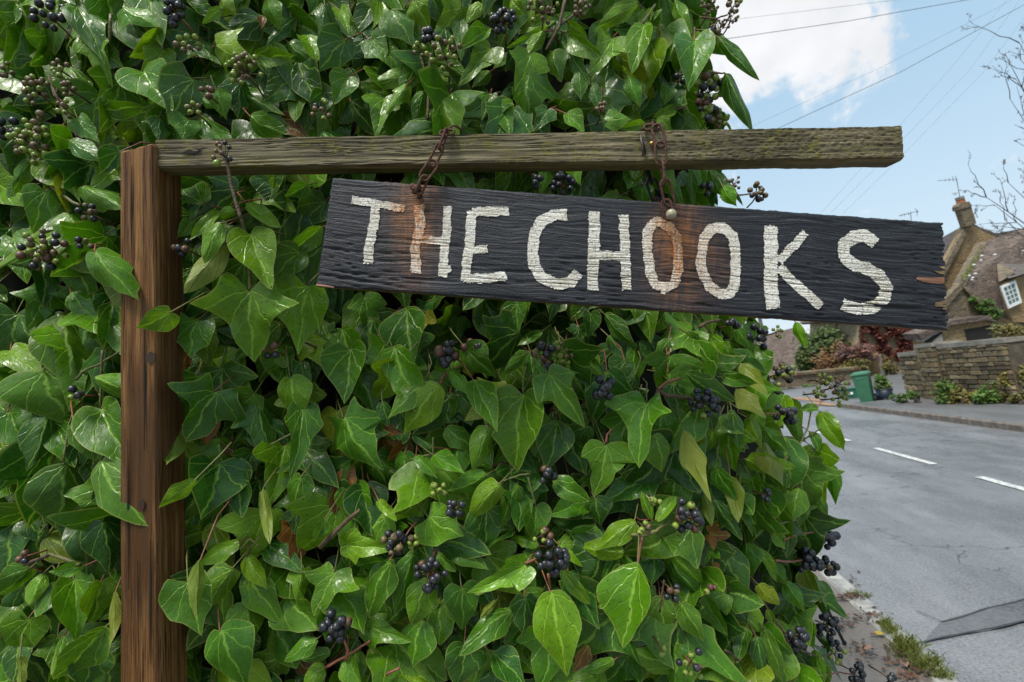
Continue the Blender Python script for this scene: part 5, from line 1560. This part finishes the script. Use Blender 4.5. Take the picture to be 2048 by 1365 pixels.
# ---- near-black backing behind the leaves, inner shade of the hedge put into its colour
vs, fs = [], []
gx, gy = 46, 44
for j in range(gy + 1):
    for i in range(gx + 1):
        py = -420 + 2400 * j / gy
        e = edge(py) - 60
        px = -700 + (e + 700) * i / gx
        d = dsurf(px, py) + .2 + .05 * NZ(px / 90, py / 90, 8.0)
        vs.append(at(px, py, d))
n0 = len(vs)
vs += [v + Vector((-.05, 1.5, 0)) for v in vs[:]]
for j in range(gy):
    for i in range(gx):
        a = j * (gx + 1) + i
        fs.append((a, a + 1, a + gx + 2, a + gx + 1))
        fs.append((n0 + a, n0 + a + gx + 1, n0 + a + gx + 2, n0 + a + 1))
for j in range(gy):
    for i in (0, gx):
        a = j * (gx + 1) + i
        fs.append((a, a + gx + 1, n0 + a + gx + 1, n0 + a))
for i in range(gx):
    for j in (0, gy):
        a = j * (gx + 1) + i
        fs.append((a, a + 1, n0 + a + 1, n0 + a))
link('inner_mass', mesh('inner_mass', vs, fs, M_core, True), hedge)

# ---- dead brown leaves caught inside
M_dead = M_leaf
for (px, py, L, a, kind) in ((412, 862, 62, 1.4, 'C'), (428, 908, 70, .3, 'C'), (600, 1085, 85, 1.3, 'P'), (782, 890, 80, 1.0, 'C'), (800, 905, 60, 2.2, 'C'), (690, 965, 70, 1.9, 'C'), (675, 1000, 80, 1.6, 'D'),
                         (1440, 1072, 46, .2, 'P'), (1432, 1138, 26, .8, 'C'), (1162, 1318, 62, 2.0, 'D'), (1268, 160, 40, .3, 'P'), (372, 722, 40, 1.7, 'D'), (585, 255, 70, .4, 'C'), (585, 1225, 44, 1.5, 'C'),
                         (620, 1030, 60, 1.2, 'C'), (755, 1012, 50, 1.7, 'D'), (612, 1340, 60, .8, 'C'), (525, 45, 24, 1.5, 'C'), (205, 985, 60, 1.2, 'C'), (60, 1110, 60, .6, 'C'), (745, 1180, 60, 1.6, 'C')):
    bx, by, tx, ty = px - math.cos(a) * L / 2, py - math.sin(a) * L / 2, px + math.cos(a) * L / 2, py + math.sin(a) * L / 2
    near = (px, py) in ((1440, 1072), (1432, 1138), (1162, 1318), (525, 45))
    mw = place(bx, by, tx, ty, L * WID[kind] * .8, kind, 'o', '', dsurf(px, py) + (-.005 if near else .03), .3, rng.uniform(-.7, .7), rng)
    o = link('dead_leaf', LEAFME[kind][rng.randrange(NVAR)], hedge, mw=mw)
    f = rng.uniform(.6, 1.3); t = TONE['o']
    o.color = (t[0] * f, t[1] * f, t[2] * f, 1)

# ---- stems
M_stem = quick('ivy_stem', (0.12, 0.12, 0.035), 0.5, 0.35, 30.0, 0.3)
M_stemr = quick('ivy_red_stalk', (0.2, 0.075, 0.045), 0.45, 0.3, 30.0, 0.2)
M_twig = quick('ivy_twig', (0.1, 0.065, 0.035), 0.65, 0.4, 60.0, 0.5)
link('petioles', STEMS.mesh('petioles', [M_stem, M_stemr], True), hedge, kind='stuff')
def twig(pts, w, m, off=-.02, d=None):
    pp = []
    for k, p in enumerate(pts):
        dd = d if d else dsurf(*p) + off
        pp.append((p[0], p[1], dd))
    fine = []
    for a, c in zip(pp[:-1], pp[1:]):
        for k in range(4):
            t = k / 4
            fine.append(at(a[0] + (c[0] - a[0]) * t, a[1] + (c[1] - a[1]) * t, a[2] + (c[2] - a[2]) * t) + CUP * .0006 * math.sin(k * 2.0 + a[0]))
    fine.append(at(*pp[-1]))
    b = MB(); r = w * .85 / F / 2
    b.tube(fine, [r * (1.1 - .3 * i / len(fine)) for i in range(len(fine))], 7)
    link('stem', b.mesh('stem', m, True), hedge)
for pts, w, m in (
    ([(76, 315), (86, 345), (108, 378), (140, 402), (160, 412)], 7, M_stem), ([(120, 165), (110, 195), (97, 150)], 5, M_twig), ([(105, 175), (120, 210), (140, 250), (155, 275)], 5, M_twig),
    ([(862, 108), (858, 150), (857, 195), (855, 240)], 7, M_twig), ([(841, 112), (850, 145), (858, 170)], 4, M_twig), ([(1130, 0), (1118, 55), (1092, 100)], 7, M_twig), ([(1160, 20), (1135, 40), (1122, 50)], 5, M_twig),
    ([(152, 760), (168, 742), (200, 728), (238, 704)], 5, M_stem), ([(205, 700), (202, 760), (200, 818)], 4, M_stem), ([(126, 925), (138, 850), (145, 830)], 4, M_stem),
    ([(1310, 805), (1316, 780), (1330, 790), (1372, 796), (1398, 802)], 8, M_twig), ([(1316, 778), (1335, 764), (1362, 757)], 6, M_stemr), ([(1398, 655), (1412, 646), (1440, 640)], 8, M_twig),
    ([(1562, 928), (1600, 888), (1616, 855), (1622, 822)], 5, M_stem), ([(1610, 878), (1625, 868), (1642, 858)], 4, M_twig), ([(1585, 912), (1600, 905), (1616, 903)], 4, M_stemr),
    ([(1262, 1070), (1290, 1072), (1312, 1062), (1340, 1042)], 7, M_stem), ([(1284, 1075), (1280, 1100), (1276, 1128)], 5, M_stemr), ([(1552, 1122), (1580, 1124), (1606, 1121)], 5, M_stemr),
    ([(1568, 1080), (1592, 1070), (1626, 1065)], 5, M_stemr), ([(1535, 1054), (1565, 1047), (1592, 1040)], 5, M_stem), ([(692, 1322), (696, 1300), (684, 1270)], 6, M_stemr), ([(650, 1336), (690, 1314), (716, 1298), (740, 1282)], 5, M_stemr),
    ([(772, 1350), (800, 1335)], 5, M_stemr), ([(872, 1095), (864, 1125), (862, 1140)], 8, M_twig), ([(1096, 1148), (1102, 1182)], 5, M_stemr), ([(1050, 1128), (1078, 1115)], 5, M_stemr),
    ([(1052, 735), (1046, 760), (1046, 785)], 5, M_stem), ([(890, 745), (880, 768)], 4, M_stemr), ([(1212, 886), (1214, 870), (1224, 858)], 5, M_stemr), ([(1062, 948), (1040, 950), (1000, 965)], 4, M_stem),
    ([(1056, 955), (1064, 985), (1071, 1010)], 4, M_stem), ([(820, 920), (866, 908), (866, 875)], 4, M_stem), ([(640, 1095), (690, 1045), (720, 1020)], 9, M_twig), ([(480, 1100), (500, 1078), (520, 1095)], 4, M_stem),
    ([(95, 1112), (60, 1125), (48, 1130)], 7, M_twig), ([(160, 1130), (120, 1115), (98, 1108)], 7, M_stem), ([(222, 30), (218, 90)], 6, M_stem), ([(1255, 75), (1290, 40), (1310, 10)], 7, M_stem),
    ([(1350, 165), (1365, 130), (1375, 115)], 7, M_stem), ([(1320, 1225), (1324, 1190), (1328, 1160)], 4, M_twig), ([(1485, 1325), (1450, 1300)], 4, M_twig), ([(1600, 1300), (1640, 1315), (1672, 1305)], 4, M_twig),
    ([(1640, 1352), (1680, 1345), (1706, 1350)], 4, M_stemr), ([(1525, 745), (1545, 735), (1560, 742)], 4, M_stemr), ([(1530, 828), (1550, 828), (1566, 826)], 4, M_stemr), ([(640, 700), (600, 680), (575, 670)], 5, M_twig),
    ([(600, 860), (560, 880), (540, 890)], 4, M_stem)):
    twig(pts, w, m)
twig([(482, 437), (474, 412), (463, 372), (455, 330), (450, 318)], 6, M_twig, d=.718)
twig([(482, 437), (492, 470), (500, 560), (520, 640)], 7, M_stem, -.03)
for pts in ([(1358, 150), (1400, 147), (1425, 148), (1450, 146)], [(1400, 35), (1430, 38), (1455, 30)], [(1440, 395), (1470, 392), (1500, 388)], [(1452, 398), (1462, 375), (1470, 366)], [(1425, 60), (1436, 40), (1445, 55)]):
    twig(pts, 4, M_twig, d=.94)

# ---- berries
def berry_mat(name, c, cap, bloom=0.0, rough=.3):
    M = Mat(name, c, rough, .5)
    oi = M.n('ShaderNodeObjectInfo').outputs['Random']
    z = M.n('ShaderNodeAttribute', attribute_name='cap').outputs['Fac']
    v = M.noise(240.0, 3.0, vec=M.n('ShaderNodeNewGeometry').outputs['Position'])
    cc = M.mix(M.mr(v, .4, .7, 0, bloom), c, (0.09, 0.1, 0.13))
    M.set('Base Color', M.mix(M.mr(z, .84, .9), cc, cap))
    M.set('Normal', M.bump(v, .15, .002))
    return M.m
BM_ = {'k': berry_mat('black_berry', (0.011, 0.013, 0.016), (0.05, 0.045, 0.04), .3, .34), 'g': berry_mat('green_berry', (0.19, 0.26, 0.035), (0.1, 0.05, 0.03), .05, .35),
       'b': berry_mat('brown_berry', (0.14, 0.1, 0.042), (0.05, 0.02, 0.012), .1, .45), 'r': berry_mat('reddish_berry', (0.12, 0.055, 0.03), (0.05, 0.02, 0.015), .1, .45)}
def cap_attr(me, vals):
    a_ = me.attributes.new('cap', 'FLOAT', 'POINT'); a_.data.foreach_set('value', vals)
def berry_mesh(m):
    nu_, prof = 10, [(.0, -1.0), (.5, -.86), (.87, -.48), (1.0, 0.02), (.86, .52), (.6, .8), (.42, .86), (.36, .93), (.24, .9), (.1, 1.02)]
    vs = [(0, 0, prof[0][1])]; fs = []
    for r, z in prof[1:]:
        for i in range(nu_):
            a = 2 * math.pi * i / nu_
            vs.append((r * math.cos(a), r * math.sin(a), z))
    for i in range(nu_):
        fs.append((0, 1 + (i + 1) % nu_, 1 + i))
    for k in range(len(prof) - 2):
        for i in range(nu_):
            a = 1 + k * nu_ + i; c = 1 + k * nu_ + (i + 1) % nu_
            fs.append((a, c, c + nu_, a + nu_))
    fs.append([1 + (len(prof) - 2) * nu_ + i for i in range(nu_)])
    me = mesh('berry', vs, fs, m, True)
    cap_attr(me, [v[2] for v in vs])
    return vs, fs, me
BMESH = {k: berry_mesh(m) for k, m in BM_.items()}
CL = [ # px, py, spread, berry radius, mix, count, flag
 (1105, 1117, 30, 11, 'kkkk', 18, ''), (676, 1251, 28, 11, 'kkkr', 13, ''), (861, 1151, 30, 10, 'kkkr', 15, ''), (1372, 1035, 30, 10, 'kkkrg', 18, ''), (1643, 1072, 26, 9, 'k', 17, ''), (1618, 1123, 22, 9, 'k', 14, ''),
 (1588, 1275, 24, 9, 'k', 16, ''), (1408, 807, 28, 9, 'kkkg', 16, ''), (1203, 778, 22, 11, 'k', 12, ''), (896, 711, 23, 11, 'kkkr', 12, ''), (1563, 743, 22, 9, 'kkbg', 13, ''), (1569, 828, 20, 9, 'k', 12, ''),
 (788, 1080, 26, 10, 'kkkb', 13, ''), (1008, 41, 24, 8, 'k', 24, ''), (890, 110, 36, 8, 'ggbbg', 22, ''), (62, 290, 36, 9, 'gggb', 20, ''), (80, 253, 26, 9, 'ggb', 10, ''), (489, 140, 34, 7.5, 'bgbg', 22, ''),
 (90, 500, 40, 9, 'kkgbr', 24, ''), (102, 34, 32, 9, 'k', 14, ''), (1089, 711, 24, 11, 'kkrb', 9, ''), (1124, 710, 22, 7, 'rbg', 11, ''), (1418, 182, 28, 9.5, 'kkgr', 18, 'E'), (354, 27, 25, 9, 'k', 12, ''),
 (1652, 1251, 22, 8, 'k', 13, ''), (1513, 676, 24, 9, 'kkb', 12, ''), (1674, 772, 22, 6, 'bbg', 18, 'E'), (1680, 796, 15, 6, 'gb', 8, 'E'), (1648, 757, 14, 5.5, 'bg', 9, 'E'), (1637, 786, 14, 6, 'gb', 9, 'E'),
 (1124, 368, 22, 8, 'k', 10, ''), (1516, 388, 20, 7, 'bbk', 11, 'E'), (445, 302, 22, 6.5, 'rrbk', 8, 'X'), (434, 327, 2, 9.5, 'g', 1, 'X'), (16, 258, 20, 9, 'k', 8, ''), (910, 1020, 17, 9, 'k', 9, ''),
 (878, 978, 15, 9, 'gg', 6, ''), (1658, 1132, 18, 8, 'kkb', 9, ''), (1713, 1348, 18, 8, 'k', 9, ''), (1670, 1306, 20, 7, 'bkg', 11, ''), (1384, 1327, 26, 9, 'ggkr', 9, ''), (1084, 1072, 16, 8.5, 'gbr', 6, ''),
 (825, 1083, 13, 8, 'gb', 6, ''), (1287, 1056, 15, 9, 'ggb', 5, ''), (1311, 1002, 12, 9, 'ggr', 4, ''), (952, 691, 13, 10, 'k', 3, ''), (1095, 951, 15, 10, 'kr', 5, ''), (1418, 228, 20, 8, 'ggbk', 10, 'E'), (1445, 240, 12, 8, 'gb', 6, 'E'),
 (858, 76, 16, 9, 'kkb', 7, ''), (841, 102, 15, 7, 'bg', 7, ''), (1087, 20, 30, 6.5, 'bbg', 18, ''), (1160, 16, 20, 6, 'bb', 12, ''), (72, 181, 28, 7, 'bbg', 18, ''), (140, 178, 15, 6.5, 'b', 8, ''), (118, 137, 18, 7, 'bbg', 8, ''),
 (376, 89, 25, 8, 'bgg', 10, ''), (415, 187, 12, 8, 'rb', 4, ''), (386, 219, 14, 7, 'bg', 6, ''), (646, 219, 22, 7, 'bkg', 8, ''), (178, 427, 18, 8, 'kb', 7, ''), (14, 143, 17, 7, 'b', 7, ''), (128, 218, 15, 7, 'bg', 7, ''),
 (365, 495, 15, 9, 'kkr', 5, ''), (1201, 217, 13, 7, 'b', 7, ''), (1075, 363, 11, 8, 'k', 4, ''), (1345, 1184, 15, 8, 'bkr', 5, ''), (1424, 1181, 11, 8, 'gr', 3, ''), (1551, 772, 13, 8, 'kg', 4, ''), (1554, 664, 12, 6, 'gb', 6, 'E'),
 (1460, 648, 13, 9, 'k', 4, ''), (1534, 992, 11, 7, 'k', 5, ''), (1780, 1358, 14, 7.5, 'k', 6, 'E'), (1358, 162, 10, 8, 'k', 3, ''), (1469, 367, 13, 4.5, 'b', 8, 'E'), (1415, 377, 12, 8, 'k', 4, ''), (1466, 13, 16, 7, 'bbg', 9, 'E'),
 (1420, 13, 20, 4, 'b', 14, 'E'), (1462, 40, 14, 4, 'b', 10, 'E'), (1439, 56, 18, 4, 'b', 12, 'E'), (48, 1114, 11, 8, 'rk', 3, ''), (150, 790, 14, 9, 'kg', 5, ''), (935, 690, 8, 9, 'r', 2, ''), (540, 700, 16, 9, 'kkr', 5, ''), (170, 485, 14, 7, 'bk', 5, ''), (1322, 1300, 12, 8, 'g', 3, ''), (1425, 70, 16, 8, 'kb', 5, 'E')]
rng = random.Random(91)
tot = 0
order = sorted(range(len(CL)), key=lambda i: -CL[i][3])
REST = {k: MB() for k in BMESH}
for ci in order:
    px, py, spr, br, mixs, cnt, flag = CL[ci]
    d = dsurf(px, py) - .05
    if 640 < px < 1500 and 240 < py < 690: d = max(.85, d)
    if 'E' in flag: d = .95 if px < 1600 else .9
    if 'X' in flag: d = .716
    k = d / F
    c = at(px, py, d)
    cl = link('berry_cluster', None, hedge, mw=Matrix.Translation(c))
    root = c + FWD * .05 - CUP * spr * k * .7 + CRT * rng.uniform(-.3, .3) * spr * k
    if 'X' in flag: root = at(455, 330, .718)
    hub = c + FWD * .3 * spr * k - CUP * .1 * spr * k if 'X' not in flag else at(452, 318, .718)
    sb = MB()
    sb.tube([root, hub.lerp(root, .5) + CRT * .002, hub], [.0016, .0014, .0016], 6)
    used = []
    for n in range(cnt):
        for tries in range(24):
            v = Vector((rng.gauss(0, 1), rng.gauss(0, 1), rng.gauss(0, 1)))
            v.normalize()
            if v.z < -.3: v.z = -v.z
            rr = spr * rng.uniform(.6, 1.12) * (0.95 if cnt > 1 else .01)
            q = (v.x * rr, v.y * rr, v.z * rr * .7)
            if all((Vector(q) - Vector(u)).length > br * 1.75 for u in used): break
        used.append(q)
        p = c + CRT * q[0] * k + CUP * q[1] * k - FWD * q[2] * k
        m = rng.choice(mixs)
        rad = br * k * rng.uniform(.7, .98) * (.86 if m in 'gb' else 1)
        dirv = (p - hub); dirv = dirv.normalized() if dirv.length > 1e-5 else -FWD
        dirv = (dirv + Vector((rng.gauss(0, .2), rng.gauss(0, .2), rng.gauss(0, .2)))).normalized()
        mw = Matrix.Translation(p) @ dirv.to_track_quat('Z', 'Y').to_matrix().to_4x4() @ Matrix.Diagonal((rad, rad, rad * .95, 1))
        sb.tube([hub, hub.lerp(p, .55) + CUP * .0008, p - dirv * rad * .8], [.0007, .0006, .0007], 4, caps=False)
        vs, fs, bme = BMESH[m]
        if tot < 300:
            link('berry', bme, cl, mw=mw)
            tot += 1
        else:
            REST[m].add([mw @ Vector(v) for v in vs], fs)
    link('stalks', sb.mesh('stalks', M_twig if 'b' in mixs or flag else M_stemr, True), cl)
for m, b in REST.items():
    if b.v:
        me = b.mesh('small_berries', BM_[m], True)
        one = [v[2] for v in BMESH[m][0]]
        cap_attr(me, one * (len(b.v) // len(one)))
        link('small_berries', me, hedge, kind='stuff')

# ================================================================== SMALL THINGS ON THE PAVEMENT
# grass and moss along the kerb
M_grass = foliage('kerb_grass', (0.1, 0.14, 0.03))
b = MB(); rng = random.Random(14)
for (px, py, sx, sy, n, h) in ((1815, 1300, 26, 16, 420, .06), (1780, 1262, 14, 8, 160, .045), (1850, 1330, 26, 14, 320, .06), (1712, 1190, 12, 5, 90, .03), (1770, 1250, 10, 6, 110, .05), (1735, 1195, 8, 4, 50, .035), (1880, 1352, 20, 8, 160, .05), (1790, 1225, 8, 6, 40, .03), (1800, 1285, 10, 8, 80, .05)):
    for k in range(n):
        p = gp(px + rng.gauss(0, sx * .6), py + rng.gauss(0, sy * .6), .108)
        if p.x > KX0 + .02: p.z = .004
        hh = h * rng.uniform(.4, 1.1)
        t = Vector((rng.gauss(0, .5), rng.gauss(0, .5), 1)).normalized() * hh
        sd = Vector((rng.gauss(0, 1), rng.gauss(0, 1), 0)).normalized() * .0022
        b.add([p - sd, p + sd, p + t * .6 + sd * .7, p + t + Vector((t.x, t.y, -.2 * hh)) * .4, p + t * .6 - sd * .7], [(0, 1, 2, 3, 4)])
link('kerb_grass', b.mesh('kerb_grass', M_grass), None, 'stuff', 'short grass tufts growing along the near kerb', 'grass')
b = MB()
M_litter = foliage('leaf_litter', (0.085, 0.05, 0.032), .6)
for (px, py, sx, sy, n) in ((1700, 1192, 26, 5, 70), (1740, 1230, 30, 14, 36), (1790, 1310, 30, 20, 40), (1722, 1300, 30, 24, 40), (1690, 1240, 16, 20, 30), (1830, 1345, 40, 14, 60), (1700, 1130, 12, 12, 14)):
    for k in range(n):
        p = gp(px + rng.gauss(0, sx * .6), py + rng.gauss(0, sy * .6), .119)
        if p.x > KX0: p.z = .012
        s = rng.uniform(.006, .022)
        d_ = Vector((rng.gauss(0, 1), rng.gauss(0, 1), rng.uniform(-.2, .3))).normalized(); e = d_.cross(Vector((0, 0, 1))).normalized()
        b.add([p - d_ * s, p + e * s * .5 + Vector((0, 0, .004)), p + d_ * s, p - e * s * .5], [(0, 1, 2, 3)])
link('leaf_litter', b.mesh('leaf_litter', M_litter), None, 'stuff', 'damp brown leaf litter scattered along the pavement edge', 'leaf litter')
# yellow leaf and pinkish leaves lying at the kerb
for k, (px, py, L, c, lab) in enumerate(((1767, 1268, .05, (0.4, 0.28, 0.03), 'small yellow leaf lying in the kerb grass'), (1748, 1299, .05, (0.26, 0.15, 0.1), 'pale brown fallen leaf lying on the near pavement'), (1808, 1326, .045, (0.3, 0.15, 0.11), 'pinkish fallen leaf at the edge of the kerb grass'))):
    p = gp(px, py, .128)
    me = LEAFME['C'][k].copy(); me.materials.clear(); me.materials.append(quick('fallen_leaf_%d' % k, c, .6, .3, 30.0))
    fl = thing('fallen_leaf', p, lab, 'leaf')
    mw = Matrix.Translation(p) @ Matrix.Rotation(k * 1.3 + .4, 4, 'Z') @ Matrix.Rotation(.25, 4, 'X') @ Matrix.Diagonal((L, L, L, 1))
    link('blade', me, fl, mw=mw)
    sb = MB(); sb.tube([p, p + Matrix.Rotation(k * 1.3 + .4, 3, 'Z') @ Vector((.003, -.02, .003))], .0008, 4); link('stalk', sb.mesh('stalk', M_twig), fl)
# thin black stake standing out of the hedge foot
q0 = gp(1689, 1288, .108); q1 = at(1640, 1188, (q0 - CAMPOS).dot(FWD) - .05)
q2 = q1 + (q1 - q0) * .6
stk = thing('black_stake', q0, 'thin black metal stake leaning out from the hedge over the pavement', 'stake')
b = MB(); b.tube([q0, q0.lerp(q2, .5), q2], .008, 8); link('rod', b.mesh('rod', M_rub, True), stk)
b = MB(); b.ball(q0 + Vector((0, 0, .006)), .012, 8, 6); link('foot', b.mesh('foot', M_rub, True), stk)
